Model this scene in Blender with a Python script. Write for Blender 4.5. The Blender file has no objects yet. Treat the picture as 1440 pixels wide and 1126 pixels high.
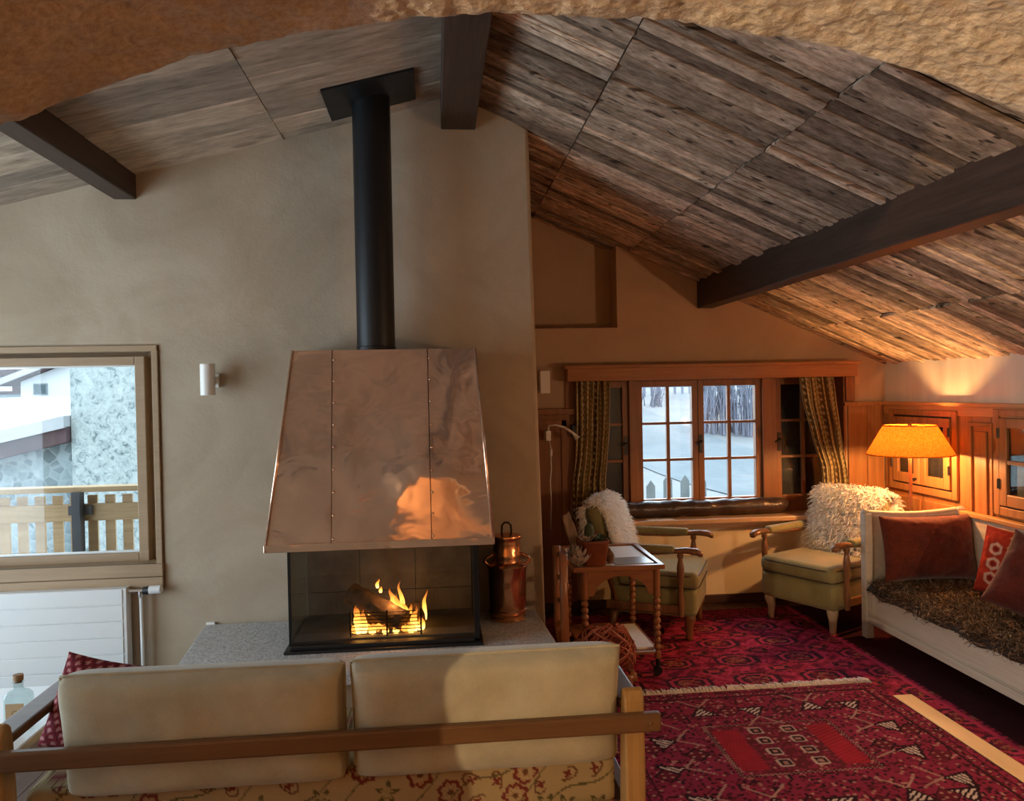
import bpy, bmesh, math, random
import numpy as np
from mathutils import Vector, Matrix, noise as mnoise

random.seed(7)
rng = np.random.default_rng(7)
PI = math.pi
sc = bpy.context.scene
C = sc.collection

# ------------------------------------------------------------------ camera
cam_d = bpy.data.cameras.new('camera')
cam_d.sensor_width = 36.0
cam_d.lens = 1090.0 / 1440.0 * 36.0
cam_d.clip_start = 0.02
cam_o = bpy.data.objects.new('camera', cam_d)
C.objects.link(cam_o)
_f = 1090.0
_y = Vector(((613 - 720) / _f, -(551 - 563) / _f, 1.0)).normalized()
_z = Vector((-0.021, 1.0, 0.0)); _z -= _y * _z.dot(_y); _z.normalize()
_x = _y.cross(_z)
if _x.x < 0: _x = -_x
cam_o.matrix_world = Matrix(((_x.x, _x.y, -_x.z, 0.0), (_y.x, _y.y, -_y.z, 0.0), (_z.x, _z.y, -_z.z, 1.6), (0, 0, 0, 1)))
sc.camera = cam_o

# ------------------------------------------------------------------ view, world, light
sc.view_settings.view_transform = 'Standard'
sc.view_settings.look = 'None'
sc.view_settings.gamma = 1.0
sc.view_settings.use_curve_mapping = False
sc.view_settings.exposure = 1.25
sc.cycles.use_denoising = True
sc.cycles.max_bounces = 10
sc.cycles.diffuse_bounces = 5
sc.cycles.glossy_bounces = 5
sc.cycles.transmission_bounces = 6
sc.cycles.transparent_max_bounces = 16
sc.cycles.sample_clamp_indirect = 6.0
sc.cycles.caustics_reflective = False
sc.cycles.caustics_refractive = False

SKY = (0.74, 0.88, 1.0)
SKY_STRENGTH = 3.6
world = bpy.data.worlds.new('overcast_sky')
sc.world = world
world.use_nodes = True
wn = world.node_tree
wn.nodes['Background'].inputs[0].default_value = (*SKY, 1)
wn.nodes['Background'].inputs[1].default_value = SKY_STRENGTH

def portal(loc, direction, sx, sy):
    d = bpy.data.lights.new('window_portal', 'AREA'); d.shape = 'RECTANGLE'; d.size = sx; d.size_y = sy
    d.cycles.is_portal = True
    o = bpy.data.objects.new('window_portal', d); C.objects.link(o); o.location = loc
    o.rotation_euler = Vector(direction).to_track_quat('-Z', 'Y').to_euler()
portal((-2.2, 4.34, 1.27), (0, -1, 0), 1.6, 1.2)
portal((1.97, 5.84, 1.18), (0, -1, 0), 1.0, 0.9)
portal((-3.46, 2.55, 1.2), (1, 0, 0), 2.1, 2.7)

LAMP_ROOM = 92.0        # warm lamp in the room the photograph is taken from
LAMP_FLOOR = 17.0       # bulb of the orange floor lamp
LAMP_FIRE = 3.0
LAMP_FILL_RIGHT = 25.0   # added warm fill lights out of view: right wall and arch wall
LAMP_FILL_LEFT = 3.0

def bulb(parent, loc, power, color, radius, name='bulb_light'):
    d = bpy.data.lights.new(name, 'POINT'); d.energy = power; d.color = color; d.shadow_soft_size = radius
    o = bpy.data.objects.new(name, d); C.objects.link(o); o.parent = parent; o.location = loc
    return o

# ------------------------------------------------------------------ material helpers
M = {}
def srgb(r, g, b):
    return tuple(((c / 255) / 12.92 if c / 255 <= 0.04045 else ((c / 255 + 0.055) / 1.055) ** 2.4) for c in (r, g, b))

class NT:
    def __init__(s, name):
        s.m = bpy.data.materials.new(name); s.m.use_nodes = True
        s.t = s.m.node_tree; s.b = s.t.nodes['Principled BSDF']; s.out = s.t.nodes['Material Output']
        M[name] = s.m
    def n(s, typ, **kw):
        nd = s.t.nodes.new(typ)
        for k, v in kw.items():
            if k.startswith('i_'): nd.inputs[int(k[2:]) if k[2:].isdigit() else k[2:].replace('_', ' ')].default_value = v
            else: setattr(nd, k, v)
        return nd
    def l(s, a, b): s.t.links.new(a, b)
    def set(s, **kw):
        for k, v in kw.items(): s.b.inputs[k.replace('_', ' ')].default_value = (*v, 1) if isinstance(v, tuple) and len(v) == 3 else v
        return s
    def coord(s, scale=(1, 1, 1), kind='Object', rot=(0, 0, 0)):
        tc = s.n('ShaderNodeTexCoord'); mp = s.n('ShaderNodeMapping'); mp.inputs['Scale'].default_value = scale
        mp.inputs['Rotation'].default_value = rot
        s.l(tc.outputs[kind], mp.inputs[0]); return mp.outputs[0]
    def noise(s, vec, scale=5, detail=6, rough=0.55, dist=0.0):
        nd = s.n('ShaderNodeTexNoise'); nd.inputs['Scale'].default_value = scale; nd.inputs['Detail'].default_value = detail
        nd.inputs['Roughness'].default_value = rough; nd.inputs['Distortion'].default_value = dist
        s.l(vec, nd.inputs['Vector']); return nd.outputs['Fac']
    def voro(s, vec, scale=5, feature='F1', out='Distance', rnd=1.0):
        nd = s.n('ShaderNodeTexVoronoi'); nd.feature = feature; nd.inputs['Scale'].default_value = scale
        nd.inputs['Randomness'].default_value = rnd
        s.l(vec, nd.inputs['Vector']); return nd.outputs[out]
    def ramp(s, fac, stops, interp='LINEAR'):
        nd = s.n('ShaderNodeValToRGB'); cr = nd.color_ramp; cr.interpolation = interp
        while len(cr.elements) < len(stops): cr.elements.new(0.5)
        for e, (p, c) in zip(cr.elements, stops): e.position = p; e.color = (*c, 1) if len(c) == 3 else c
        s.l(fac, nd.inputs[0]); return nd.outputs[0]
    def mix(s, fac, a, b, mode='MIX'):
        nd = s.n('ShaderNodeMix'); nd.data_type = 'RGBA'; nd.blend_type = mode
        for sock, v in ((nd.inputs[0], fac), (nd.inputs[6], a), (nd.inputs[7], b)):
            if hasattr(v, 'links') or isinstance(v, bpy.types.NodeSocket): s.l(v, sock)
            else: sock.default_value = (*v, 1) if isinstance(v, tuple) else v
        return nd.outputs[2]
    def math(s, op, a, b=0.0, clamp=False):
        nd = s.n('ShaderNodeMath'); nd.operation = op; nd.use_clamp = clamp
        for sock, v in ((nd.inputs[0], a), (nd.inputs[1], b)):
            if isinstance(v, bpy.types.NodeSocket): s.l(v, sock)
            else: sock.default_value = v
        return nd.outputs[0]
    def color(s, c): s.l(c, s.b.inputs['Base Color']); return s
    def bump(s, h, strength=0.3, dist=0.01):
        nd = s.n('ShaderNodeBump'); nd.inputs['Strength'].default_value = strength; nd.inputs['Distance'].default_value = dist
        s.l(h, nd.inputs['Height']); s.l(nd.outputs[0], s.b.inputs['Normal']); return s

def plain(name, col, rough=0.5, metal=0.0, spec=0.5, **kw):
    t = NT(name); t.set(Base_Color=col, Roughness=rough, Metallic=metal, Specular_IOR_Level=spec)
    for k, v in kw.items(): t.b.inputs[k.replace('_', ' ')].default_value = (*v, 1) if isinstance(v, tuple) and len(v) == 3 else v
    return t.m

def mottled(name, c1, c2, scale=3, rough=0.8, bump=0.2, bscale=60, bdist=0.005, metal=0.0, spec=0.3):
    t = NT(name); v = t.coord()
    f = t.noise(v, scale, 7, 0.6)
    t.color(t.ramp(f, [(0.3, c1), (0.7, c2)]))
    t.set(Roughness=rough, Metallic=metal, Specular_IOR_Level=spec)
    if bump: t.bump(t.noise(v, bscale, 5, 0.6), bump, bdist)
    return t.m

def wood(name, dark, light, axis=0, scale=1.0, rough=0.55, knots=0.0, bump=0.15, spec=0.3, island=False):
    """grain running along the given object axis, optionally with dark knots"""
    t = NT(name)
    sx = [14.0, 14.0, 14.0]; sx[axis] = 0.9
    v = t.coord(tuple(q * scale for q in sx))
    if island:
        g = t.n('ShaderNodeNewGeometry'); cm = t.n('ShaderNodeVectorMath'); cm.operation = 'SCALE'
        cm.inputs[0].default_value = (37.0, 19.0, 53.0); t.l(g.outputs['Random Per Island'], cm.inputs['Scale'])
        ad = t.n('ShaderNodeVectorMath'); ad.operation = 'ADD'; t.l(v, ad.inputs[0]); t.l(cm.outputs[0], ad.inputs[1]); v = ad.outputs[0]
    f1 = t.noise(v, 1.6, 8, 0.65, 0.6)
    f2 = t.noise(v, 6.0, 4, 0.6, 0.2)
    f = t.math('ADD', t.math('MULTIPLY', f1, 0.65), t.math('MULTIPLY', f2, 0.35))
    col = t.ramp(f, [(0.33, dark), (0.66, light)])
    if island:
        rv = t.ramp(g.outputs['Random Per Island'], [(0.0, (0.55, 0.55, 0.56)), (0.35, (0.85, 0.82, 0.80)), (0.7, (1.0, 0.98, 0.95)), (1.0, (1.35, 1.28, 1.2))])
        col = t.mix(1.0, col, rv, 'MULTIPLY')
    if knots:
        sk = [5.0, 5.0, 5.0]; sk[axis] = 2.6
        kv = t.coord(tuple(q * scale for q in sk))
        d = t.voro(kv, 1.0)
        k = t.ramp(d, [(0.0, (1, 1, 1)), (0.07, (0.85, 0.85, 0.85)), (0.13, (0, 0, 0))])
        col = t.mix(t.math('MULTIPLY', k, knots), col, tuple(c * 0.35 for c in dark))
    t.color(col); t.set(Roughness=rough, Specular_IOR_Level=spec)
    if bump: t.bump(f, bump, 0.01)
    return t.m

# ------------------------------------------------------------------ mesh helpers
class MB:
    def __init__(s): s.v = []; s.f = []; s.c = None
    def add(s, vs, fs):
        o = len(s.v); s.v.extend([tuple(p) for p in vs]); s.f.extend([tuple(i + o for i in f) for f in fs]); return s
    def box(s, a, b, mtx=None):
        x0, y0, z0 = a; x1, y1, z1 = b
        vs = [Vector(p) for p in ((x0, y0, z0), (x1, y0, z0), (x1, y1, z0), (x0, y1, z0), (x0, y0, z1), (x1, y0, z1), (x1, y1, z1), (x0, y1, z1))]
        if mtx: vs = [mtx @ p for p in vs]
        return s.add(vs, [(0, 3, 2, 1), (4, 5, 6, 7), (0, 1, 5, 4), (1, 2, 6, 5), (2, 3, 7, 6), (3, 0, 4, 7)])
    def prism(s, poly, axis, a, b):
        """extrude a 2D polygon along an axis: axis 0 -> poly in (y,z); 1 -> (x,z); 2 -> (x,y)"""
        n = len(poly)
        def P(p, t): return (t, p[0], p[1]) if axis == 0 else (p[0], t, p[1]) if axis == 1 else (p[0], p[1], t)
        vs = [P(p, a) for p in poly] + [P(p, b) for p in poly]
        return s.add(vs, [tuple(range(n)), tuple(range(2 * n - 1, n - 1, -1))] + [(i, i + n, (i + 1) % n + n, (i + 1) % n) for i in range(n)])
    def lathe(s, prof, c=(0, 0, 0), seg=24, mtx=None, cap=True, sx=1.0, sy=1.0):
        vs = []; fs = []; n = len(prof)
        for r, z in prof:
            for k in range(seg):
                a = 2 * PI * k / seg
                p = Vector((r * math.cos(a) * sx, r * math.sin(a) * sy, z))
                if mtx: p = mtx @ p
                vs.append((p.x + c[0], p.y + c[1], p.z + c[2]))
        for i in range(n - 1):
            for k in range(seg):
                k2 = (k + 1) % seg
                fs.append((i * seg + k, i * seg + k2, (i + 1) * seg + k2, (i + 1) * seg + k))
        if cap:
            fs.append(tuple(range(seg - 1, -1, -1))); fs.append(tuple((n - 1) * seg + k for k in range(seg)))
        return s.add(vs, fs)
    def tube(s, pts, r, seg=10, cap=True, flat=1.0):
        pts = [Vector(p) for p in pts]; n = len(pts)
        rs = r if isinstance(r, (list, tuple)) else [r] * n
        vs = []; fs = []
        up = Vector((0, 0, 1))
        t0 = (pts[1] - pts[0]).normalized()
        if abs(t0.dot(up)) > 0.95: up = Vector((0, 1, 0))
        u = t0.cross(up).normalized()
        for i in range(n):
            t = (pts[min(i + 1, n - 1)] - pts[max(i - 1, 0)]).normalized()
            u = (u - t * u.dot(t)).normalized(); w = t.cross(u)
            for k in range(seg):
                a = 2 * PI * k / seg
                vs.append(pts[i] + u * math.cos(a) * rs[i] + w * math.sin(a) * rs[i] * flat)
        for i in range(n - 1):
            for k in range(seg):
                k2 = (k + 1) % seg
                fs.append((i * seg + k, i * seg + k2, (i + 1) * seg + k2, (i + 1) * seg + k))
        if cap:
            fs.append(tuple(range(seg - 1, -1, -1))); fs.append(tuple((n - 1) * seg + k for k in range(seg)))
        return s.add(vs, fs)
    def grid(s, fn, nu, nv, closed_u=False):
        """fn(u,v) with u,v in 0..1"""
        vs = []; fs = []
        du = nu if closed_u else nu - 1
        for j in range(nv):
            for i in range(nu): vs.append(fn(i / du, j / (nv - 1)))
        for j in range(nv - 1):
            for i in range(du):
                i2 = (i + 1) % nu
                fs.append((j * nu + i, j * nu + i2, (j + 1) * nu + i2, (j + 1) * nu + i))
        return s.add(vs, fs)
    def rbox(s, a, b, r=0.03, n=4, mtx=None, bulge=0.0):
        """box with rounded edges built from a subdivided cube"""
        a = Vector(a); b = Vector(b); c = (a + b) / 2; h = (b - a) / 2
        r = min(r, h.x, h.y, h.z)
        vs = []; fs = []; idx = {}
        ts = [-1 + 2 * k / (2 * n + 1) for k in range(2 * n + 2)]
        N = len(ts)
        def pt(i, j, k):
            q = []
            for t, hh in ((i, h.x), (j, h.y), (k, h.z)):
                m = n
                # corner region indices 0..n and n+1..2n+1
                if t <= m: q.append((-(hh - r), -1 + t / m if m else -1))
                else: q.append(((hh - r), (t - m - 1) / m))
            core = Vector((q[0][0], q[1][0], q[2][0])); d = Vector((q[0][1], q[1][1], q[2][1]))
            # cube corner direction -> sphere
            x, y, z = d
            dd = Vector((x * math.sqrt(max(0, 1 - y * y / 2 - z * z / 2 + y * y * z * z / 3)), y * math.sqrt(max(0, 1 - z * z / 2 - x * x / 2 + z * z * x * x / 3)), z * math.sqrt(max(0, 1 - x * x / 2 - y * y / 2 + x * x * y * y / 3))))
            p = core + dd * r
            if bulge:
                ux, uy, uz = p.x / h.x, p.y / h.y, p.z / h.z
                p.z += bulge * uz * (1 - ux * ux) * (1 - uy * uy)
            p = c + p
            return mtx @ p if mtx else p
        def vid(i, j, k):
            key = (i, j, k)
            if key not in idx: idx[key] = len(vs); vs.append(pt(i, j, k))
            return idx[key]
        L = N - 1
        for i in range(L):
            for j in range(L):
                fs.append((vid(i, j, 0), vid(i, j + 1, 0), vid(i + 1, j + 1, 0), vid(i + 1, j, 0)))
                fs.append((vid(i, j, L), vid(i + 1, j, L), vid(i + 1, j + 1, L), vid(i, j + 1, L)))
                fs.append((vid(i, 0, j), vid(i + 1, 0, j), vid(i + 1, 0, j + 1), vid(i, 0, j + 1)))
                fs.append((vid(i, L, j), vid(i, L, j + 1), vid(i + 1, L, j + 1), vid(i + 1, L, j)))
                fs.append((vid(0, i, j), vid(0, i, j + 1), vid(0, i + 1, j + 1), vid(0, i + 1, j)))
                fs.append((vid(L, i, j), vid(L, i + 1, j), vid(L, i + 1, j + 1), vid(L, i, j + 1)))
        return s.add(vs, fs)
    def build(s, name, mat, parent=None, smooth=False, bevel=0.0, seg=2, colors=None, normals=True):
        me = bpy.data.meshes.new(name)
        v = s.v
        if parent is not None and getattr(s, 'world', True):
            L = parent_origin(parent); v = [(p[0] - L.x, p[1] - L.y, p[2] - L.z) for p in v]
        me.from_pydata(v, [], s.f); me.update()
        if normals:
            bm = bmesh.new(); bm.from_mesh(me); bmesh.ops.recalc_face_normals(bm, faces=bm.faces); bm.to_mesh(me); bm.free()
        if smooth:
            me.polygons.foreach_set('use_smooth', [True] * len(me.polygons))
            if smooth == 'auto': me.set_sharp_from_angle(angle=math.radians(40))
        if colors is not None:
            ca = me.color_attributes.new('pattern', 'FLOAT_COLOR', 'POINT')
            ca.data.foreach_set('color', np.asarray(colors, dtype=np.float32).ravel())
        if mat: me.materials.append(M[mat] if isinstance(mat, str) else mat)
        o = bpy.data.objects.new(name, me); C.objects.link(o)
        if parent is not None: o.parent = parent
        if bevel:
            md = o.modifiers.new('bevel', 'BEVEL'); md.width = bevel; md.segments = seg; md.limit_method = 'ANGLE'; md.angle_limit = math.radians(40)
        return o

class LB(MB):
    """same, but already in the parent's local frame"""
    world = False

def parent_origin(p):
    L = Vector((0, 0, 0))
    while p is not None: L += p.location; p = p.parent
    return L

def thing(name, label, cat, loc=(0, 0, 0), rotz=0.0, group=None):
    o = bpy.data.objects.new(name, None); C.objects.link(o); o.empty_display_size = 0.1
    o.location = loc; o.rotation_euler = (0, 0, rotz); o['label'] = label; o['category'] = cat
    if group: o['group'] = group
    return o
def tag(o, label, cat, group=None, kind=None):
    o['label'] = label; o['category'] = cat
    if group: o['group'] = group
    if kind: o['kind'] = kind
    return o
def struct(o): o['kind'] = 'structure'; return o
def dup(root, loc, rotz, label, group=None):
    r = root.copy(); C.objects.link(r); r.location = loc; r.rotation_euler = (0, 0, rotz); r['label'] = label
    if group: r['group'] = group
    for ch in list(root.children):
        c = ch.copy(); C.objects.link(c); c.parent = r
        for g in list(ch.children):
            d = g.copy(); C.objects.link(d); d.parent = c
    return r
def nz(x, y, z, s=1.0): return mnoise.noise(Vector((x * s, y * s, z * s)))
def rotm(axis, ang, about=(0, 0, 0)):
    a = Vector(about)
    return Matrix.Translation(a) @ Matrix.Rotation(ang, 4, axis) @ Matrix.Translation(-a)

def fur(name, pts, nrms, mat, parent, length=0.07, width=0.004, droop=0.5, curl=0.02, seed=1, lean=0.25, clump=1.0):
    """a coat of thousands of tapering, drooping locks rooted on a surface"""
    r = np.random.default_rng(seed)
    P = np.asarray(pts, float); N = np.asarray(nrms, float); n = len(P)
    L = length * (0.6 + 0.7 * r.random(n))[:, None]
    d = N + lean * r.normal(size=(n, 3)); d /= np.linalg.norm(d, axis=1)[:, None]
    side = np.cross(d, r.normal(size=(n, 3))); side /= np.linalg.norm(side, axis=1)[:, None]
    g = np.array([0, 0, -1.0]) * droop
    cv = r.normal(size=(n, 3)) * curl
    verts = []
    segs = 4
    for k in range(segs + 1):
        t = k / segs
        c = P + d * L * t + (g * L) * t * t + cv * math.sin(PI * t) + np.cross(d, side) * (curl * math.sin(2 * PI * t))
        w = width * (1 - t) ** 0.7 * (1.0 if k < segs else 0.1)
        verts.append(c - side * w); verts.append(c + side * w)
    V = np.stack(verts, 1).reshape(-1, 3)
    m = 2 * (segs + 1)
    base = (np.arange(n) * m)[:, None, None]
    q = np.array([[2 * k, 2 * k + 1, 2 * k + 3, 2 * k + 2] for k in range(segs)])[None]
    F = (base + q).reshape(-1, 4)
    mb = LB(); mb.v = [tuple(p) for p in V]; mb.f = [tuple(int(i) for i in f) for f in F]
    o = mb.build(name, mat, parent, smooth=True, normals=False)
    o['kind'] = 'stuff'
    return o
# ------------------------------------------------------------------ materials
def plaster(name, c1, c2, c3, bump=0.2):
    t = NT(name); v = t.coord()
    f = t.noise(v, 1.5, 8, 0.62, 0.8); g = t.noise(v, 4.0, 6, 0.6)
    col = t.ramp(f, [(0.34, c1), (0.5, c2), (0.66, c3)])
    col = t.mix(t.math('MULTIPLY', g, 0.35), col, tuple(c * 0.8 for c in c1))
    t.color(col); t.set(Roughness=0.85, Specular_IOR_Level=0.2)
    t.bump(t.math('ADD', t.noise(v, 9, 6, 0.6), t.math('MULTIPLY', t.noise(v, 70, 3, 0.6), 0.35)), bump, 0.012)
plaster('plaster', (0.375, 0.298, 0.208), (0.44, 0.358, 0.26), (0.495, 0.415, 0.31))
plaster('plaster_warm', (0.48, 0.33, 0.21), (0.52, 0.36, 0.23), (0.55, 0.39, 0.25), 0.2)
plaster('plaster_apron', (0.78, 0.66, 0.46), (0.80, 0.68, 0.47), (0.82, 0.69, 0.48), 0.08)
def rough_plaster():
    t = NT('rough_plaster'); v = t.coord()
    f = t.noise(v, 8, 8, 0.65); g = t.voro(v, 90); h = t.noise(v, 120, 5, 0.7)
    col = t.ramp(f, [(0.3, (0.36, 0.30, 0.225)), (0.7, (0.52, 0.445, 0.355))])
    col = t.mix(t.ramp(h, [(0.42, (0, 0, 0)), (0.62, (0.45, 0.45, 0.45))]), col, (0.22, 0.15, 0.09))
    t.color(col); t.set(Roughness=0.9, Specular_IOR_Level=0.15)
    t.bump(t.math('ADD', h, t.math('MULTIPLY', g, 0.6)), 0.55, 0.006)
rough_plaster()
def old_board():
    """sawn weathered boards: long grey-brown streaks, dark cracks, each board its own tone"""
    t = NT('old_board'); v = t.coord((0.35, 20.0, 20.0))
    g = t.n('ShaderNodeNewGeometry'); cm = t.n('ShaderNodeVectorMath'); cm.operation = 'SCALE'
    cm.inputs[0].default_value = (37.0, 19.0, 53.0); t.l(g.outputs['Random Per Island'], cm.inputs['Scale'])
    ad = t.n('ShaderNodeVectorMath'); ad.operation = 'ADD'; t.l(v, ad.inputs[0]); t.l(cm.outputs[0], ad.inputs[1]); v = ad.outputs[0]
    f1 = t.noise(v, 1.3, 5, 0.6, 0.15); f2 = t.noise(v, 4.5, 3, 0.6, 0.0)
    f = t.math('ADD', t.math('MULTIPLY', f1, 0.7), t.math('MULTIPLY', f2, 0.3))
    col = t.ramp(f, [(0.34, (0.17, 0.12, 0.085)), (0.50, (0.40, 0.305, 0.225)), (0.66, (0.66, 0.535, 0.42))])
    rv = t.ramp(g.outputs['Random Per Island'], [(0.0, (0.34, 0.31, 0.29)), (0.3, (0.75, 0.71, 0.67)), (0.7, (1.08, 1.03, 0.99)), (1.0, (1.65, 1.58, 1.50))])
    col = t.mix(1.0, col, rv, 'MULTIPLY')
    crack = t.ramp(t.noise(v, 1.6, 2, 0.4, 0.1), [(0.29, (0.85,) * 3), (0.35, (0, 0, 0))])
    col = t.mix(crack, col, (0.022, 0.014, 0.010))
    kv = t.coord((1.3, 3.8, 3.8)); k = t.ramp(t.voro(kv, 1.0), [(0.0, (1,) * 3), (0.025, (0.8,) * 3), (0.05, (0, 0, 0))])
    col = t.mix(t.math('MULTIPLY', k, 0.6), col, (0.03, 0.02, 0.014))
    t.color(col); t.set(Roughness=0.75, Specular_IOR_Level=0.2); t.bump(t.math('SUBTRACT', f, t.math('MULTIPLY', crack, 0.4)), 0.8, 0.012)
old_board()
wood('grey_board', (0.21, 0.17, 0.13), (0.56, 0.47, 0.37), 0, 0.55, 0.7, 0.5, 0.25, 0.2, island=True)
wood('beam_wood', (0.028, 0.017, 0.013), (0.075, 0.046, 0.034), 1, 0.8, 0.5, 0.3, 0.3)
wood('pine', (0.26, 0.10, 0.03), (0.41, 0.19, 0.062), 2, 0.8, 0.42, 0.95, 0.08)
wood('pine_long', (0.27, 0.10, 0.033), (0.40, 0.175, 0.06), 0, 0.8, 0.42, 0.95, 0.08)
wood('pine_deep', (0.40, 0.19, 0.065), (0.56, 0.30, 0.11), 1, 0.8, 0.42, 0.75, 0.08)
wood('window_pine', (0.20, 0.078, 0.032), (0.32, 0.14, 0.058), 2, 0.9, 0.4, 0.6, 0.06)
wood('window_pine_long', (0.48, 0.30, 0.18), (0.60, 0.41, 0.26), 0, 0.9, 0.28, 0.6, 0.06)  # sill wood lightened, window light put into its colour
wood('oak_trim', (0.30, 0.205, 0.12), (0.38, 0.27, 0.165), 0, 0.9, 0.5, 0.0, 0.05)
wood('sofa_wood', (0.085, 0.042, 0.018), (0.145, 0.074, 0.031), 0, 0.9, 0.38, 0.25, 0.06)
wood('sofa_post_wood', (0.22, 0.125, 0.045), (0.34, 0.20, 0.075), 2, 0.9, 0.4, 0.6, 0.06)
wood('trolley_wood', (0.20, 0.07, 0.026), (0.34, 0.135, 0.052), 2, 1.0, 0.3, 0.0, 0.06, 0.5)
wood('trolley_wood_long', (0.21, 0.075, 0.028), (0.36, 0.15, 0.058), 0, 1.0, 0.3, 0.0, 0.06, 0.5)
wood('chair_wood', (0.13, 0.055, 0.025), (0.27, 0.125, 0.055), 2, 1.2, 0.28, 0.0, 0.05, 0.5)
wood('pale_leg_wood', (0.42, 0.33, 0.22), (0.55, 0.45, 0.31), 2, 1.2, 0.4, 0.0, 0.05, 0.4)
wood('white_paint_wood', (0.42, 0.37, 0.30), (0.56, 0.51, 0.43), 1, 0.7, 0.55, 0.45, 0.1)
wood('dark_floor_wood', (0.06, 0.028, 0.016), (0.12, 0.058, 0.03), 1, 0.7, 0.4, 0.2, 0.1)
wood('lit_floor_wood', (0.78, 0.54, 0.27), (0.90, 0.66, 0.36), 1, 0.7, 0.4, 0.0, 0.06)  # floor wood with lamplight put into its colour
wood('bark_wood', (0.10, 0.065, 0.045), (0.34, 0.24, 0.17), 2, 1.6, 0.8, 0.0, 0.5)
wood('rail_wood', (0.46, 0.30, 0.15), (0.68, 0.50, 0.29), 0, 0.7, 0.6, 0.6, 0.1)
plain('dark_paint', (0.055, 0.02, 0.013), 0.45)
plain('black_metal', (0.006, 0.007, 0.009), 0.42, 0.0, 0.4)
plain('black_base', (0.008, 0.007, 0.007), 0.5)
plain('iron', (0.03, 0.028, 0.027), 0.4, 0.7)
plain('white_enamel', (0.70, 0.72, 0.71), 0.3)
plain('white_lamp', (0.78, 0.76, 0.70), 0.35)
plain('grey_plastic', (0.45, 0.46, 0.47), 0.4)
plain('chrome', (0.75, 0.75, 0.75), 0.15, 1.0)
plain('brass', (0.45, 0.30, 0.12), 0.3, 1.0)
plain('paper', (0.80, 0.80, 0.78), 0.5)
plain('magazine_blue', (0.35, 0.50, 0.60), 0.25)
plain('magazine_grey', (0.25, 0.24, 0.24), 0.25)
plain('cork', (0.30, 0.19, 0.10), 0.8)
plain('label_paper', (0.50, 0.36, 0.20), 0.7)
plain('label_ink', (0.20, 0.11, 0.05), 0.7)
plain('piping', (0.05, 0.028, 0.014), 0.6)
plain('sheep_hide', (0.70, 0.66, 0.58), 0.9)
plain('soil', (0.035, 0.022, 0.016), 0.95)
plain('ash', (0.13, 0.11, 0.10), 0.95)
plain('dark_pane_back', (0.012, 0.009, 0.007), 0.6)
def glass(name, tint=(1, 1, 1), refl=0.06, rough=0.0, ior=1.45):
    t = NT(name); t.t.nodes.remove(t.b)
    tr = t.n('ShaderNodeBsdfTransparent'); tr.inputs[0].default_value = (*tint, 1)
    gl = t.n('ShaderNodeBsdfGlossy'); gl.inputs['Roughness'].default_value = rough
    lw = t.n('ShaderNodeLayerWeight'); f0 = ((ior - 1) / (ior + 1)) ** 2
    fac = t.math('ADD', t.math('MULTIPLY', t.math('POWER', lw.outputs['Facing'], 4.0), 0.6), f0)
    mx = t.n('ShaderNodeMixShader'); t.l(fac, mx.inputs[0]); t.l(tr.outputs[0], mx.inputs[1]); t.l(gl.outputs[0], mx.inputs[2])
    t.l(mx.outputs[0], t.out.inputs[0])
glass('window_glass', (0.97, 0.99, 1.0))
glass('clear_tinted_glass', (0.96, 0.98, 0.985))
glass('tinted_glass', (0.64, 0.655, 0.66))
glass('fire_glass', (0.74, 0.71, 0.66), ior=1.5)
glass('dark_glass', (0.25, 0.22, 0.20), ior=1.6)
glass('bottle_glass', (0.80, 0.88, 0.88), ior=1.8)
def copper(name, base, rough, bump=0.2, scale=4.0, dist=0.03, metal=1.0):
    t = NT(name); v = t.coord((1, 1, 1))
    f = t.noise(v, 2.2, 6, 0.6, 1.5)
    t.color(t.ramp(f, [(0.3, tuple(c * 0.80 for c in base)), (0.7, base)]))
    t.set(Metallic=metal)
    t.l(t.math('MULTIPLY_ADD', t.noise(v, 3.5, 6, 0.6, 2.0), 0.12), t.b.inputs['Roughness'])
    t.t.nodes[-1].inputs[2].default_value = rough
    if bump: t.bump(t.noise(v, scale, 2, 0.4, 0.8), bump, dist)
copper('copper_sheet', (0.95, 0.64, 0.46), 0.06, 0.25, 6.0, 0.03, 0.78)
copper('copper_dark', (0.30, 0.17, 0.11), 0.3, 0.0)
copper('copper_pot', (0.72, 0.36, 0.18), 0.16, 0.25, 40.0, 0.004)
def granite():
    t = NT('granite'); v = t.coord()
    n = t.noise(v, 110, 3, 0.75); n2 = t.noise(v, 45, 3, 0.7)
    col = t.ramp(n, [(0.35, (0.16, 0.165, 0.17)), (0.5, (0.48, 0.49, 0.49)), (0.68, (0.76, 0.76, 0.74))])
    col = t.mix(t.math('MULTIPLY', n2, 0.4), col, (0.40, 0.39, 0.36))
    t.color(col); t.set(Roughness=0.5); t.bump(n, 0.15, 0.002)
granite()
def fabric(name, c1, c2, scale=700, big=4.0, bump=0.25):
    t = NT(name); v = t.coord()
    w = t.noise(v, scale, 2, 0.5); b = t.noise(v, big, 5, 0.6)
    f = t.math('ADD', t.math('MULTIPLY', w, 0.35), t.math('MULTIPLY', b, 0.65))
    t.color(t.ramp(f, [(0.35, c1), (0.62, c2)])); t.set(Roughness=0.9, Specular_IOR_Level=0.15)
    t.b.inputs['Sheen Weight'].default_value = 0.25
    t.bump(t.math('ADD', t.math('MULTIPLY', w, 0.3), b), bump, 0.006)
fabric('linen', (0.265, 0.245, 0.17), (0.385, 0.36, 0.26), 500, 5.0)
fabric('chair_velvet', (0.185, 0.165, 0.07), (0.265, 0.24, 0.11), 600, 6.0, 0.15)
fabric('rust_cushion', (0.055, 0.010, 0.006), (0.135, 0.024, 0.010), 90, 5.0, 0.5)
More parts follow.
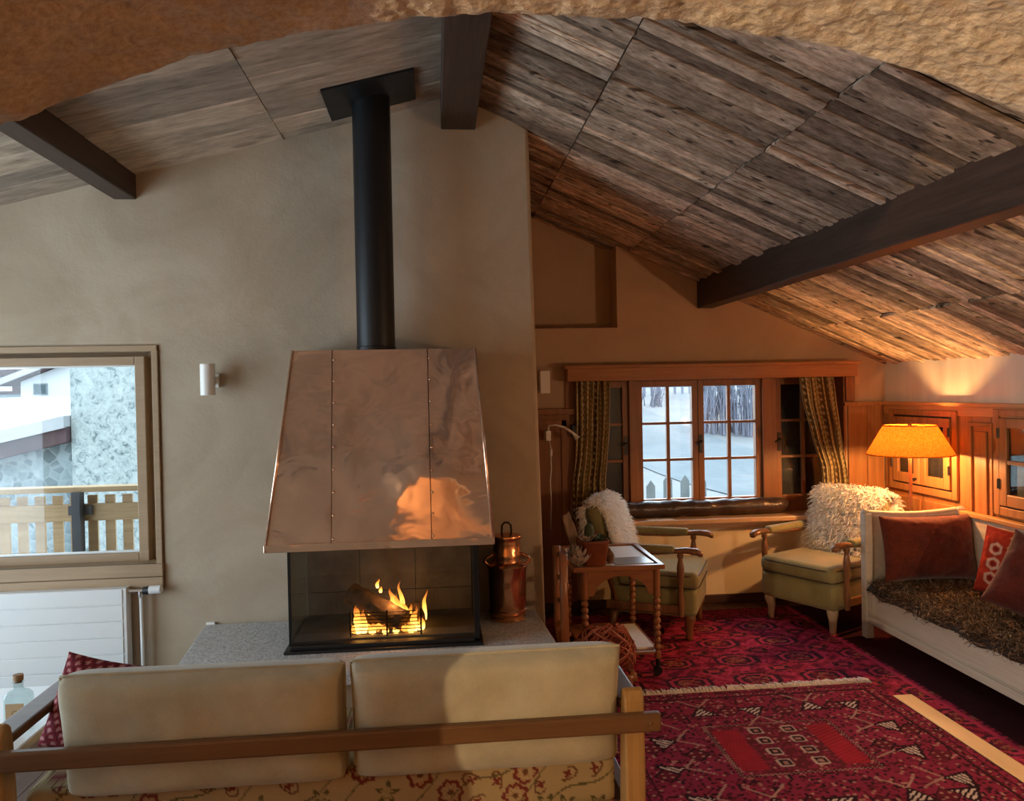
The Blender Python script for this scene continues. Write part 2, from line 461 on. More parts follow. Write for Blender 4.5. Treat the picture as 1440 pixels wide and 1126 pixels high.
fabric('brown_cushion', (0.045, 0.008, 0.006), (0.095, 0.016, 0.010), 90, 5.0, 0.5)
def attr_fabric(name, rough=0.95, bscale=350, bump=0.3, noisy=0.35, sheen=0.0):
    t = NT(name); a = t.n('ShaderNodeAttribute'); a.attribute_name = 'pattern'; v = t.coord()
    n = t.noise(v, bscale, 3, 0.7); b = t.noise(v, 7, 6, 0.65)
    col = t.mix(1.0, a.outputs['Color'], t.ramp(t.math('ADD', t.math('MULTIPLY', n, 0.5), t.math('MULTIPLY', b, 0.5)), [(0.35, (1 - noisy,) * 3), (0.65, (1 + noisy * 0.6,) * 3)]), 'MULTIPLY')
    t.color(col); t.set(Roughness=rough, Specular_IOR_Level=0.1); t.b.inputs['Sheen Weight'].default_value = sheen
    t.bump(n, bump, 0.004)
attr_fabric('rug_wool'); attr_fabric('printed_fabric', 0.85, 500, 0.15, 0.12); attr_fabric('kilim_fabric', 0.95, 300, 0.3, 0.2)
attr_fabric('curtain_fabric', 0.8, 400, 0.15, 0.2)
def hair(name, cols, trans=0.0):
    t = NT(name); g = t.n('ShaderNodeNewGeometry')
    c = t.ramp(g.outputs['Random Per Island'], cols); t.color(c); t.set(Roughness=0.7, Specular_IOR_Level=0.25)
    if trans:
        tl = t.n('ShaderNodeBsdfTranslucent'); t.l(c, tl.inputs[0]); mx = t.n('ShaderNodeMixShader'); mx.inputs[0].default_value = trans
        t.l(t.b.outputs[0], mx.inputs[1]); t.l(tl.outputs[0], mx.inputs[2]); t.l(mx.outputs[0], t.out.inputs[0])
hair('white_wool', [(0.0, (0.78, 0.75, 0.69)), (0.5, (0.90, 0.88, 0.84)), (1.0, (0.95, 0.94, 0.91))], 0.45)
hair('brown_fur', [(0.0, (0.030, 0.018, 0.011)), (0.5, (0.095, 0.058, 0.034)), (0.8, (0.22, 0.145, 0.085)), (1.0, (0.42, 0.30, 0.19))])
hair('red_yarn', [(0.0, (0.22, 0.045, 0.03)), (0.6, (0.36, 0.09, 0.05)), (1.0, (0.50, 0.22, 0.14))])
hair('fringe_wool', [(0.0, (0.62, 0.54, 0.47)), (1.0, (0.88, 0.82, 0.74))])
def leather():
    t = NT('brown_leather'); v = t.coord()
    f = t.noise(v, 5, 5, 0.6); t.color(t.ramp(f, [(0.3, (0.030, 0.017, 0.013)), (0.7, (0.062, 0.036, 0.028))]))
    t.set(Roughness=0.30); t.bump(t.noise(v, 9, 4, 0.5, 1.0), 0.5, 0.02)
leather()
def shade():
    t = NT('orange_shade'); t.t.nodes.remove(t.b); v = t.coord()
    n = t.noise(v, 130, 3, 0.7); col = t.ramp(n, [(0.35, (0.55, 0.13, 0.012)), (0.65, (0.92, 0.30, 0.035))])
    d = t.n('ShaderNodeBsdfDiffuse'); tr = t.n('ShaderNodeBsdfTranslucent'); t.l(col, d.inputs[0]); t.l(col, tr.inputs[0])
    mx = t.n('ShaderNodeMixShader'); mx.inputs[0].default_value = 0.13
    t.l(d.outputs[0], mx.inputs[1]); t.l(tr.outputs[0], mx.inputs[2]); t.l(mx.outputs[0], t.out.inputs[0])
shade()
def emit(name, col, strength):
    t = NT(name); t.t.nodes.remove(t.b); e = t.n('ShaderNodeEmission'); e.inputs[0].default_value = (*col, 1); e.inputs[1].default_value = strength
    t.l(e.outputs[0], t.out.inputs[0])
def glow(name, col, strength):
    t = NT(name); t.t.nodes.remove(t.b); e = t.n('ShaderNodeEmission'); e.inputs[0].default_value = (*col, 1); e.inputs[1].default_value = strength
    tr = t.n('ShaderNodeBsdfTransparent'); ad = t.n('ShaderNodeAddShader'); t.l(e.outputs[0], ad.inputs[0]); t.l(tr.outputs[0], ad.inputs[1]); t.l(ad.outputs[0], t.out.inputs[0])
glow('lamp_glow', (1.0, 0.62, 0.25), 6.0)
glow('globe_glow', (1.0, 0.75, 0.5), 1.0)
emit('ember_glow', (1.0, 0.30, 0.05), 2.2)
def flame():
    t = NT('flame'); t.t.nodes.remove(t.b); v = t.coord(kind='Generated')
    sp = t.n('ShaderNodeSeparateXYZ'); t.l(v, sp.inputs[0])
    a = t.n('ShaderNodeAttribute'); a.attribute_name = 'pattern'; s2 = t.n('ShaderNodeSeparateColor'); t.l(a.outputs['Color'], s2.inputs[0])
    h = s2.outputs[0]
    e = t.n('ShaderNodeEmission'); t.l(t.ramp(h, [(0.0, (1.0, 0.55, 0.13)), (0.45, (1.0, 0.38, 0.06)), (1.0, (0.75, 0.15, 0.02))]), e.inputs[0])
    t.l(t.ramp(h, [(0.0, (7.0,) * 3), (0.4, (2.6,) * 3), (1.0, (0.5,) * 3)]), e.inputs[1])
    tr = t.n('ShaderNodeBsdfTransparent'); mx = t.n('ShaderNodeMixShader')
    t.l(t.ramp(h, [(0.0, (0.9,) * 3), (0.6, (0.6,) * 3), (1.0, (0.15,) * 3)]), mx.inputs[0])
    t.l(tr.outputs[0], mx.inputs[1]); t.l(e.outputs[0], mx.inputs[2]); t.l(mx.outputs[0], t.out.inputs[0])
flame()
def charred():
    t = NT('charred_log'); v = t.coord((1, 1, 1))
    c = t.voro(v, 22); t.color(t.ramp(c, [(0.1, (0.02, 0.016, 0.014)), (0.6, (0.10, 0.065, 0.045))])); t.set(Roughness=0.9); t.bump(c, 0.5, 0.01)
charred()
mottled('fire_stone', (0.085, 0.083, 0.078), (0.20, 0.195, 0.18), 7, 0.85, 0.3, 40)
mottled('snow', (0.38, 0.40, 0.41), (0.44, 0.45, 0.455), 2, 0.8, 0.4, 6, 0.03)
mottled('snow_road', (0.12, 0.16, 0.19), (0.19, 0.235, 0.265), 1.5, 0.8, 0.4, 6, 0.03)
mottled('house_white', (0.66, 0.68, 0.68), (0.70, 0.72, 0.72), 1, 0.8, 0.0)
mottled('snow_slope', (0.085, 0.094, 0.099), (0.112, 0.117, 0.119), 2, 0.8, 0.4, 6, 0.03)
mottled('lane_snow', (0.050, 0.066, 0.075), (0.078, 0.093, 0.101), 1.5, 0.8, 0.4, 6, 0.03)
mottled('house_grey', (0.20, 0.25, 0.26), (0.24, 0.285, 0.30), 1, 0.8, 0.0)
mottled('fascia', (0.04, 0.026, 0.03), (0.10, 0.06, 0.062), 3, 0.7, 0.0)
mottled('post_grey', (0.07, 0.075, 0.085), (0.10, 0.105, 0.115), 4, 0.5, 0.0)
mottled('outdoor_window', (0.04, 0.075, 0.085), (0.07, 0.11, 0.125), 1, 0.2, 0.0)
mottled('bare_twig', (0.07, 0.078, 0.105), (0.12, 0.13, 0.165), 3, 0.9, 0.0)
mottled('grey_fence', (0.07, 0.085, 0.09), (0.12, 0.14, 0.145), 6, 0.8, 0.0)
mottled('dried_leaf', (0.28, 0.22, 0.18), (0.52, 0.45, 0.40), 20, 0.8, 0.0)
mottled('cactus_green', (0.03, 0.05, 0.03), (0.07, 0.10, 0.05), 14, 0.7, 0.2)
mottled('terracotta', (0.12, 0.03, 0.012), (0.24, 0.065, 0.022), 9, 0.45, 0.25, 40)
mottled('pinecone', (0.10, 0.05, 0.03), (0.22, 0.12, 0.07), 20, 0.8, 0.0)
def roughcast():
    t = NT('roughcast_render'); v = t.coord()
    n = t.noise(v, 13, 8, 0.75, 0.8); t.color(t.ramp(n, [(0.36, (0.13, 0.175, 0.18)), (0.46, (0.42, 0.49, 0.48)), (0.62, (0.58, 0.64, 0.62))]))
    t.set(Roughness=0.9); t.bump(n, 0.7, 0.06)
roughcast()
def rubble():
    t = NT('rubble_stone'); v = t.coord()
    d = t.voro(v, 9, 'DISTANCE_TO_EDGE'); c = t.voro(v, 9, 'F1', 'Color')
    cb = t.n('ShaderNodeRGBToBW'); t.l(c, cb.inputs[0]); col = t.ramp(cb.outputs[0], [(0.2, (0.14, 0.18, 0.19)), (0.8, (0.30, 0.36, 0.37))]); col = t.mix(t.ramp(d, [(0.0, (0.7,) * 3), (0.1, (0, 0, 0))]), col, (0.36, 0.41, 0.41))
    t.color(col); t.set(Roughness=0.9); t.bump(d, 0.6, 0.05)
rubble()
def frieze():
    t = NT('frieze_paint'); v = t.coord((1, 7.0, 1))
    n = t.noise(v, 1.5, 4, 0.5); t.color(t.ramp(n, [(0.35, (0.62, 0.56, 0.47)), (0.65, (0.70, 0.65, 0.56))])); t.set(Roughness=0.6)
frieze()
# ------------------------------------------------------------------ the building
def zl(x): return 3.113 + 0.252 * (x - 0.05)        # underside of the left slope
def zr(x): return 3.09 - 0.435 * (x - 0.26)          # underside of the right slope
WB = 5.55; WR = 3.37; WF = 4.10; WL = -3.3
AY0, AY1 = 0.5, 1.0

# floor of dark boards
mb = MB(); y = -2.6
mb.box((-3.5, -2.7, -0.06), (3.7, 6.0, -0.012))
x = -3.4
while x < 3.5:
    w = 0.13; mb.box((x, -2.6, -0.012), (x + w - 0.003, 5.7, 0.0)); x += w
struct(mb.build('floor', 'dark_floor_wood'))

# fireplace wall with the window opening; its right end is a thick chimney block
mb = MB()
mb.prism([(WL - 0.2, -0.05), (0.566, -0.05), (0.518, zr(0.518) + 0.012), (0.26, 3.17), (0.05, 3.17), (WL - 0.2, zl(WL - 0.2) + 0.02), (WL - 0.2, 1.863), (-1.405, 1.863), (-1.405, 0.634), (WL - 0.2, 0.634)], 1, WF, 4.36)
struct(mb.build('wall_front', 'plaster', smooth='auto', bevel=0.022, seg=4))
mb = MB(); mb.prism([(0.30, -0.05), (0.560, -0.05), (0.512, zr(0.518) + 0.01), (0.30, zr(0.30) + 0.01)], 1, 4.33, 5.78); mb.box((-1.3, 5.6, -0.05), (0.4, 5.78, 3.0))
struct(mb.build('wall_chimney', 'plaster'))
mb = MB(); mb.box((WL - 0.2, 4.12, 0.60), (-3.0, 4.36, 1.90)); struct(mb.build('wall_corner', 'plaster'))
# alcove wall: below, above and beside the old window, and the recess under the roof
mb = MB()
mb.box((0.45, WB, -0.05), (3.6, 5.80, 0.60))
mb.box((0.45, WB, 1.70), (3.6, 5.80, 2.042)); mb.box((1.325, WB, 2.042), (3.6, 5.80, 3.0)); mb.box((0.45, 5.78, 2.04), (1.4, 5.95, 3.1))
mb.box((0.45, WB, 0.60), (1.02, 5.80, 1.70)); mb.box((3.06, WB, 0.60), (3.6, 5.80, 1.70))
struct(mb.build('wall_back', 'plaster_warm'))
mb = MB(); mb.box((1.02, WB - 0.012, 0.06), (3.06, WB + 0.001, 0.60)); struct(mb.build('trim_1', 'plaster_apron', bevel=0.004))
mb = MB(); mb.box((0.58, WB - 0.022, 0.0), (WR, WB - 0.001, 0.065)); struct(mb.build('baseboard_back', 'dark_paint', bevel=0.004))
mb = MB(); mb.box((-3.3, WF - 0.02, 0.0), (-1.2, WF - 0.001, 0.10)); struct(mb.build('baseboard_front', 'dark_paint', bevel=0.004))
# right wall: pine panelling with a painted frieze above
mb = MB(); mb.box((WR, 0.9, -0.05), (WR + 0.2, WB + 0.3, 2.2)); struct(mb.build('wall_right', 'frieze_paint'))
mb = MB(); yy = 1.0
while yy < WB:
    w = 0.17; mb.box((WR - 0.018, yy, 0.0), (WR - 0.001, min(yy + w - 0.004, WB - 0.03), 1.44)); yy += w
struct(mb.build('wainscot_right', 'pine'))
mb = MB(); mb.box((WR - 0.045, 1.0, 1.44), (WR - 0.001, WB - 0.03, 1.465)); mb.box((WR - 0.028, 1.0, 1.38), (WR - 0.018, WB - 0.03, 1.44))
struct(mb.build('trim_2', 'pine_deep', bevel=0.004))
# slim raised panel and stiles between the two wall cupboards
mb = MB()
for a, c in ((4.375, 4.40), (4.56, 4.585)): mb.box((WR - 0.034, a, 0.75), (WR - 0.016, c, 1.345))
mb.box((WR - 0.034, 4.40, 1.32), (WR - 0.016, 4.56, 1.345)); mb.box((WR - 0.030, 4.43, 0.75), (WR - 0.016, 4.53, 1.29))
struct(mb.build('trim_3', 'pine', bevel=0.004))
# back panelling right and left of the window
mb = MB()
for a, c in ((3.07, 3.215), (3.219, 3.35)): mb.box((a, WB - 0.02, 0.06), (c, WB - 0.001, 1.44))
mb.box((3.03, WB - 0.045, 1.435), (3.35, WB - 0.001, 1.465))
struct(mb.build('wainscot_back', 'pine', bevel=0.003))
mb = MB()
mb.box((0.575, 5.42, 0.0), (0.615, WB - 0.001, 1.44)); mb.box((0.62, WB - 0.03, 0.06), (0.985, WB - 0.001, 1.42))
mb.box((0.66, WB - 0.045, 0.1), (0.70, WB - 0.03, 1.38)); mb.box((0.89, WB - 0.045, 0.1), (0.93, WB - 0.03, 1.38)); mb.box((0.66, WB - 0.045, 1.33), (0.93, WB - 0.03, 1.38))
mb.box((0.57, WB - 0.07, 1.42), (0.99, WB - 0.001, 1.462))
struct(mb.build('trim_4', 'window_pine', bevel=0.004))

# left wall with a tall window out of the frame
mb = MB()
mb.box((WL - 0.2, -2.6, 0), (WL, 1.15, 3.3)); mb.box((WL - 0.2, 3.95, 0), (WL, WF, 3.3)); mb.box((WL - 0.2, 1.15, -0.05), (WL, 3.95, 0.12)); mb.box((WL - 0.2, 1.15, 2.22), (WL, 3.95, 3.3))
struct(mb.build('wall_left', 'plaster'))
# room behind the camera
mb = MB(); mb.box((-3.5, -2.8, 0), (3.6, -2.6, 2.9)); struct(mb.build('wall_rear', 'plaster_warm'))
mb = MB(); mb.box((WR, -2.6, 0), (WR + 0.2, 0.9, 2.9)); struct(mb.build('wall_east', 'plaster_warm'))
mb = MB(); mb.box((-3.5, -2.8, 2.6), (3.6, 0.55, 2.75)); struct(mb.build('ceiling_rear', 'plaster_warm'))

# thick arch of rough plaster
arch = [(-1.30, 0.0), (-1.30, 1.15), (-1.30, 1.40), (-1.265, 1.52), (-1.14, 1.655), (-0.96, 1.765), (-0.75, 1.848), (-0.52, 1.920), (-0.437, 1.956), (-0.352, 1.988), (-0.267, 2.015), (-0.18, 2.038), (-0.092, 2.054), (-0.002, 2.065), (0.089, 2.070), (0.182, 2.072), (0.276, 2.071), (0.372, 2.064), (0.470, 2.052), (0.569, 2.031), (0.671, 2.003), (0.816, 1.952), (1.0, 1.86), (1.18, 1.73), (1.32, 1.56), (1.42, 1.36), (1.48, 1.1), (1.5, 0.8), (1.5, 0.0)]
def arch_fine(step):
    out = []
    pts = [Vector((p[0], p[1])) for p in arch]
    for i in range(len(pts) - 1):
        p0 = pts[max(i - 1, 0)]; p1 = pts[i]; p2 = pts[i + 1]; p3 = pts[min(i + 2, len(pts) - 1)]
        n = max(1, int((p2 - p1).length / (step if 1.5 < (p1.y + p2.y) / 2 else 0.05)))
        for k in range(n):
            t = k / n
            out.append(0.5 * ((2 * p1) + (-p0 + p2) * t + (2 * p0 - 5 * p1 + 4 * p2 - p3) * t * t + (-p0 + 3 * p1 - 3 * p2 + p3) * t ** 3))
    out.append(pts[-1]); return out
AF = arch_fine(0.0048)
mb = MB(); ny = 100; vs = []; fs = []
R = 0.035
for i, p in enumerate(AF):
    a = AF[max(i - 1, 0)]; c = AF[min(i + 1, len(AF) - 1)]
    tdir = (c - a).normalized(); nrm = Vector((-tdir.y, tdir.x))      # pointing away from the opening
    if nrm.dot(Vector((p.x - 0.1, p.y - 0.9))) < 0: nrm = -nrm
    for j in range(ny + 1):
        yv = AY0 + (AY1 - AY0) * j / ny
        e = min(yv - AY0, AY1 - yv)
        rnd = R - math.sqrt(max(0, R * R - (R - e) ** 2)) if e < R else 0
        d = rnd + 0.006 * nz(p.x, yv, p.y, 9) + 0.0035 * nz(p.x, yv, p.y, 38) + 0.0026 * nz(p.x, yv, p.y, 95)
        vs.append((p.x + nrm.x * d, yv, p.y + nrm.y * d))
for i in range(len(AF) - 1):
    for j in range(ny):
        q = i * (ny + 1) + j; fs.append((q, q + 1, q + ny + 2, q + ny + 1))
mb.add(vs, fs)
for yv in (AY0, AY1):
    o = len(mb.v); n = len(AF); j = 0 if yv == AY0 else ny
    top = [(p.x, yv, 3.4) for p in AF]; mb.v.extend(top)
    for i in range(n - 1): mb.f.append((i * (ny + 1) + j, (i + 1) * (ny + 1) + j, o + i + 1, o + i))
mb.box((WL, AY0, 0), (-1.33, AY1, 3.4)); mb.box((1.53, AY0, 0), (WR + 0.1, AY1, 3.4))
struct(mb.build('wall_arch', 'rough_plaster', smooth='auto'))

# ------------------------------------------------------------------ ceiling of old boards
def board(m, x0, x1, y0, y1, zf, s, th=0.022):
    """one board lying up against a slope: x0..x1 along the slope, y0..y1 across"""
    z0, z1 = zf(x0), zf(x1)
    n = Vector((-(z1 - z0), 0, x1 - x0)).normalized()      # pointing up out of the room
    off = n * (s + 0.002); up = n * (s + th)
    ps = [Vector((x0, y0, z0)), Vector((x1, y0, z1)), Vector((x1, y1, z1)), Vector((x0, y1, z0))]
    ch = min(0.006, (y1 - y0) * 0.1)
    lo = [p + off for p in ps]
    cy = Vector((0, ch, 0)); lo2 = [lo[0] + cy, lo[1] + cy, lo[2] - cy, lo[3] - cy]
    mid = [p + off + n * ch for p in ps]
    hi = [p + up for p in ps]
    m.add(lo2 + mid + hi, [(0, 1, 2, 3), (0, 4, 5, 1), (1, 5, 6, 2), (2, 6, 7, 3), (3, 7, 4, 0), (4, 8, 9, 5), (5, 9, 10, 6), (6, 10, 11, 7), (7, 11, 8, 4), (8, 11, 10, 9)])
mb = MB()
for x0, x1 in ((0.15, 0.744), (0.744, 1.411), (1.411, 2.06), (2.06, 2.75), (2.75, 3.42)):
    yy = 0.96
    while yy < 5.85:
        w = random.choice((0.03, 0.045, 0.05, 0.07, 0.09, 0.12))
        if 5.85 - yy - w < 0.03: w = 5.86 - yy
        board(mb, x0 + 0.0015, x1 - 0.0015 + random.uniform(-0.004, 0), yy + 0.0025, yy + w - 0.0025, zr, random.choice((0, 0.003, 0.006, 0.010, 0.014, 0.019)))
        yy += w
struct(mb.build('ceiling', 'old_board'))
mb = MB()
for x0, x1 in ((-3.5, -2.25), (-2.25, -1.55), (-1.55, -0.75), (-0.75, 0.12)):
    yy = 0.96
    while yy < 4.2:
        w = random.choice((0.15, 0.19, 0.22, 0.26))
        if 4.2 - yy - w < 0.06: w = 4.22 - yy
        board(mb, x0 + 0.0015, x1 - 0.0015, yy + 0.002, yy + w - 0.002, zl, random.uniform(0, 0.007))
        yy += w
struct(mb.build('ceiling', 'grey_board'))
mb = MB()    # roof deck above the boards, with white gable trim
mb.prism([(0.15, zr(0.15) + 0.03), (3.75, zr(3.75) + 0.03), (3.75, zr(3.75) + 0.15), (0.15, 3.4), (-3.8, zl(-3.8) + 0.15), (-3.8, zl(-3.8) + 0.03)], 1, 0.9, 5.95)
struct(mb.build('roof', 'beam_wood'))

def beam(label, x0, x1, zb0, zt, y0, y1):
    o = thing('ceiling_beam', label, 'beam', ((x0 + x1) / 2, (y0 + y1) / 2, zb0), group=None)
    m = MB(); n = 30
    def prof(t):
        yv = y0 + (y1 - y0) * t
        d = 0.004
        return yv, [0.5 * d * nz(q, yv, 1, 2.5) for q in (x0, x1, zb0)]
    rows = []
    for k in range(n + 1):
        yv, (da, db, dc) = prof(k / n)
        rows.append([(x0 + da, yv, zb0 + dc), (x1 + db, yv, zb0 + dc), (x1 + db, yv, zt(x1) + 0.03), (x0 + da, yv, zt(x0) + 0.03)])
    vs = [p for r_ in rows for p in r_]; fs = [(0, 1, 2, 3), tuple(4 * n + q for q in (3, 2, 1, 0))]
    for k in range(n):
        for q in range(4): fs.append((4 * k + q, 4 * k + (q + 1) % 4, 4 * k + 4 + (q + 1) % 4, 4 * k + 4 + q))
    m.add(vs, fs); m.build('timber', 'beam_wood', o, bevel=0.006)
beam('dark timber ridge beam above the stove pipe, at the peak of the ceiling', 0.055, 0.235, 2.977, lambda x: 3.09, 0.99, 4.12)
beam('dark timber beam under the left ceiling slope, above the large window', -1.60, -1.488, 2.603, zl, 0.99, 4.11)
beam('long dark timber beam crossing the right ceiling slope', 1.926, 2.045, 2.176, zr, 0.99, 5.56)

# ------------------------------------------------------------------ window 1: big fixed pane in the fireplace wall
w1 = bpy.data.objects.new('window_1', None); C.objects.link(w1); w1.location = (-2.2, 4.2, 0.63); struct(w1)
mb = MB()   # wooden lining of the reveal
mb.box((-3.0, WF - 0.012, 1.835), (-1.405, 4.30, 1.866)); mb.box((-1.432, WF - 0.012, 0.634), (-1.402, 4.30, 1.84)); mb.box((-3.0, WF - 0.012, 0.634), (-2.972, 4.30, 1.84))
mb.build('reveal_lining', 'oak_trim', w1, bevel=0.003)
mb = MB(); mb.box((-3.03, WF - 0.025, 0.636), (-1.398, WF + 0.001, 0.690)); mb.box((-3.03, WF - 0.022, 0.692), (-1.398, WF + 0.001, 0.757)); mb.box((-3.0, WF - 0.02, 0.735), (-1.425, 4.30, 0.757))
mb.build('window_sill', 'oak_trim', w1, bevel=0.004)
mb = MB()
x0, x1, z0, z1 = -2.97, -1.495, 0.755, 1.815
for a, c in (((x0 + 0.05, 4.17, z0), (x1 - 0.05, 4.25, z0 + 0.045)), ((x0 + 0.05, 4.17, z1 - 0.045), (x1 - 0.05, 4.25, z1)), ((x0, 4.17, z0), (x0 + 0.05, 4.25, z1)), ((x1 - 0.05, 4.17, z0), (x1, 4.25, z1))): mb.box(a, c)
mb.box((x1 - 0.005, 4.235, 0.70), (-1.42, 4.30, 1.85)); mb.box((x0, 4.236, z1 - 0.005), (x1 - 0.005, 4.30, 1.85)); mb.box((x0, 4.236, 0.70), (x1 - 0.005, 4.30, z0 + 0.005))
mb.build('window_frame', 'oak_trim', w1, bevel=0.004)
mb = MB(); mb.box((x0 + 0.045, 4.215, z0 + 0.04), (x1 - 0.045, 4.221, z1 - 0.04)); mb.build('pane', 'tinted_glass', w1)
mb = MB(); mb.box((x0 + 0.045, 4.19, z0 + 0.045), (x1 - 0.045, 4.213, z0 + 0.053)); mb.box((x1 - 0.056, 4.19, z0 + 0.045), (x1 - 0.048, 4.213, z1 - 0.045)); mb.box((x0 + 0.045, 4.19, z1 - 0.053), (x1 - 0.045, 4.213, z1 - 0.045))
mb.build('glazing_bead', 'white_enamel', w1)

# ------------------------------------------------------------------ window 2: old casements of the alcove
w2 = bpy.data.objects.new('window_2', None); C.objects.link(w2); w2.location = (1.97, 5.72, 0.6); struct(w2)
YW = 5.72
def casement(x0, x1, z0, z1, mx, mzs, handle=None, name='casement', st=0.045):
    s = MB()
    s.box((x0, YW - 0.03, z0), (x0 + st, YW + 0.02, z1)); s.box((x1 - st, YW - 0.03, z0), (x1, YW + 0.02, z1))
    s.box((x0 + st, YW - 0.03, z0), (x1 - st, YW + 0.02, z0 + 0.045)); s.box((x0 + st, YW - 0.03, z1 - 0.045), (x1 - st, YW + 0.02, z1))
    for q in mx: s.box((q - 0.013, YW - 0.02, z0 + 0.045), (q + 0.013, YW + 0.012, z1 - 0.045))
    for q in mzs: s.box((x0 + st, YW - 0.019, q - 0.010), (x1 - st, YW + 0.011, q + 0.010))
    o = s.build(name, 'window_pine', w2, bevel=0.003)
    p = MB(); p.box((x0 + st - 0.005, YW - 0.004, z0 + 0.04), (x1 - st + 0.005, YW, z1 - 0.04)); p.build('pane', 'clear_tinted_glass', o)
    if handle is not None:
        h = MB(); h.box((handle - 0.012, YW - 0.038, 1.10), (handle + 0.012, YW - 0.03, 1.24)); h.tube([(handle, YW - 0.035, 1.19), (handle, YW - 0.06, 1.19), (handle - 0.045, YW - 0.065, 1.17)], 0.008, 8)
        h.build('casement_handle', 'iron', o)
zz = (1.054, 1.330)
casement(1.493, 1.966, 0.715, 1.650, [1.737], zz)
casement(1.968, 2.462, 0.715, 1.650, [2.213], zz, 1.985)
casement(2.575, 3.010, 0.715, 1.650, [2.800], zz, 2.60)
casement(1.040, 1.430, 0.715, 1.650, [1.235], zz, 1.405)
mb = MB()
for a, c in ((1.43, 1.493), (2.462, 2.575)): mb.box((a, YW - 0.06, 0.68), (c, YW + 0.04, 1.70))
mb.box((1.02, YW - 0.03, 1.650), (3.06, YW + 0.05, 1.71)); mb.box((1.02, YW - 0.04, 0.64), (3.06, YW + 0.05, 0.715))
mb.build('window_frame', 'window_pine', w2, bevel=0.004)
for x0, x1 in ((1.02, 1.455), (2.56, 3.06)):      # closed shutters behind the side casements
    mb = MB(); mb.box((x0, YW + 0.05, 0.66), (x1, YW + 0.075, 1.70)); mb.build('shutter', 'dark_pane_back', w2)
mb = MB(); mb.box((1.02, WB + 0.001, 1.655), (3.06, 5.80, 1.70)); mb.box((1.02, WB, 0.70), (1.035, YW, 1.66)); mb.box((3.045, WB, 0.70), (3.06, YW, 1.66))
mb.build('reveal_lining', 'window_pine', w2)
mb = MB(); mb.box((1.00, 5.44, 0.606), (3.075, 5.80, 0.640)); mb.box((1.02, 5.50, 0.56), (3.06, WB - 0.001, 0.606)); mb.build('window_sill', 'window_pine_long', w2, bevel=0.005)
# window 3: out of the frame in the left wall
w3 = bpy.data.objects.new('window_3', None); C.objects.link(w3); w3.location = (WL - 0.1, 2.55, 0.12); struct(w3)
mb = MB()
for a, c in ((1.15, 1.22), (2.515, 2.585), (3.88, 3.95)): mb.box((WL - 0.14, a, 0.12), (WL - 0.06, c, 2.22))
mb.box((WL - 0.14, 1.15, 0.12), (WL - 0.06, 3.95, 0.19)); mb.box((WL - 0.14, 1.15, 2.15), (WL - 0.06, 3.95, 2.22)); mb.build('window_frame', 'oak_trim', w3)
mb = MB(); mb.box((WL - 0.102, 1.2, 0.17), (WL - 0.098, 3.9, 2.17)); mb.build('pane', 'window_glass', w3)

# ------------------------------------------------------------------ outside
mb = MB(); mb.box((-60, 4.4, -1.3), (0.0, 70, -1.2)); struct(mb.build('ground', 'snow'))
br = thing('balcony_railing', 'pale wooden balcony railing with upright boards outside the large window', 'railing', (-3.0, 6.2, 0.05))
mb = MB(); mb.box((-4.9, 6.13, 0.895), (-1.6, 6.27, 0.935)); mb.build('top_rail', 'rail_wood', br, bevel=0.004)
mb = MB(); mb.box((-4.9, 6.185, 0.67), (-1.6, 6.215, 0.80)); mb.build('mid_board', 'rail_wood', br, bevel=0.003)
k = 0; xx = -4.85
while xx < -1.65:
    mb = MB(); mb.box((xx, 6.22, 0.05), (xx + 0.072, 6.24, 0.862)); mb.build('slat', 'rail_wood', br); xx += 0.128
mb = MB(); mb.box((-2.74, 6.10, 0.0), (-2.68, 6.18, 0.90)); mb.build('post', 'post_grey', br)
mb = MB(); mb.box((-2.79, 6.16, 0.72), (-2.62, 6.20, 0.79)); mb.build('bracket', 'post_grey', br)
mb = MB(); mb.box((-5.2, 4.5, -0.06), (-1.0, 6.4, 0.0)); struct(mb.build('balcony_floor', 'rail_wood'))
bd = thing('neighbour_building', 'pale roughcast building wall close beyond the balcony railing', 'building', (-3.0, 9.5, -1.2))
mb = MB(); mb.box((-4.02, 9.0, -1.2), (-1.2, 11, 4.2)); mb.build('wall', 'roughcast_render', bd)
bs = thing('stone_shed', 'low grey stone shed with a dark sloping roof edge under deep snow', 'shed', (-5.0, 9.6, -1.2))
mb = MB(); mb.prism([(-7.2, -1.2), (-4.03, -1.2), (-4.03, 1.18), (-7.2, 0.42)], 1, 9.1, 12.0); mb.build('wall', 'rubble_stone', bs)
mb = MB(); mb.prism([(-7.3, 0.38), (-4.03, 1.13), (-4.03, 1.30), (-7.3, 0.55)], 1, 8.9, 9.1); mb.build('roof_edge', 'fascia', bs)
mb = MB(); mb.prism([(-7.4, 0.53), (-4.03, 1.29), (-4.03, 1.42), (-7.4, 0.68)], 1, 8.85, 17.0); mb.build('roof_snow', 'snow', bs)
hw = thing('white_house', 'white gabled house with three small windows across the snow', 'house', (-11.5, 25.5, -1.2))
mb = MB(); mb.prism([(-12.6, -1.2), (-9.2, -1.2), (-9.2, 2.15), (-10.9, 2.82), (-12.6, 2.16)], 1, 25.0, 31.0); mb.build('wall', 'house_white', hw)
mb = MB(); mb.prism([(-13.0, 2.06), (-10.9, 2.88), (-8.8, 2.06), (-8.8, 2.26), (-10.9, 3.06), (-13.0, 2.26)], 1, 24.6, 31.2); mb.build('roof', 'snow', hw)
mb = MB(); mb.prism([(-13.0, 2.02), (-10.9, 2.84), (-8.8, 2.02), (-8.8, 2.06), (-10.9, 2.88), (-13.0, 2.06)], 1, 24.58, 31.2); mb.build('eave_board', 'fascia', hw)
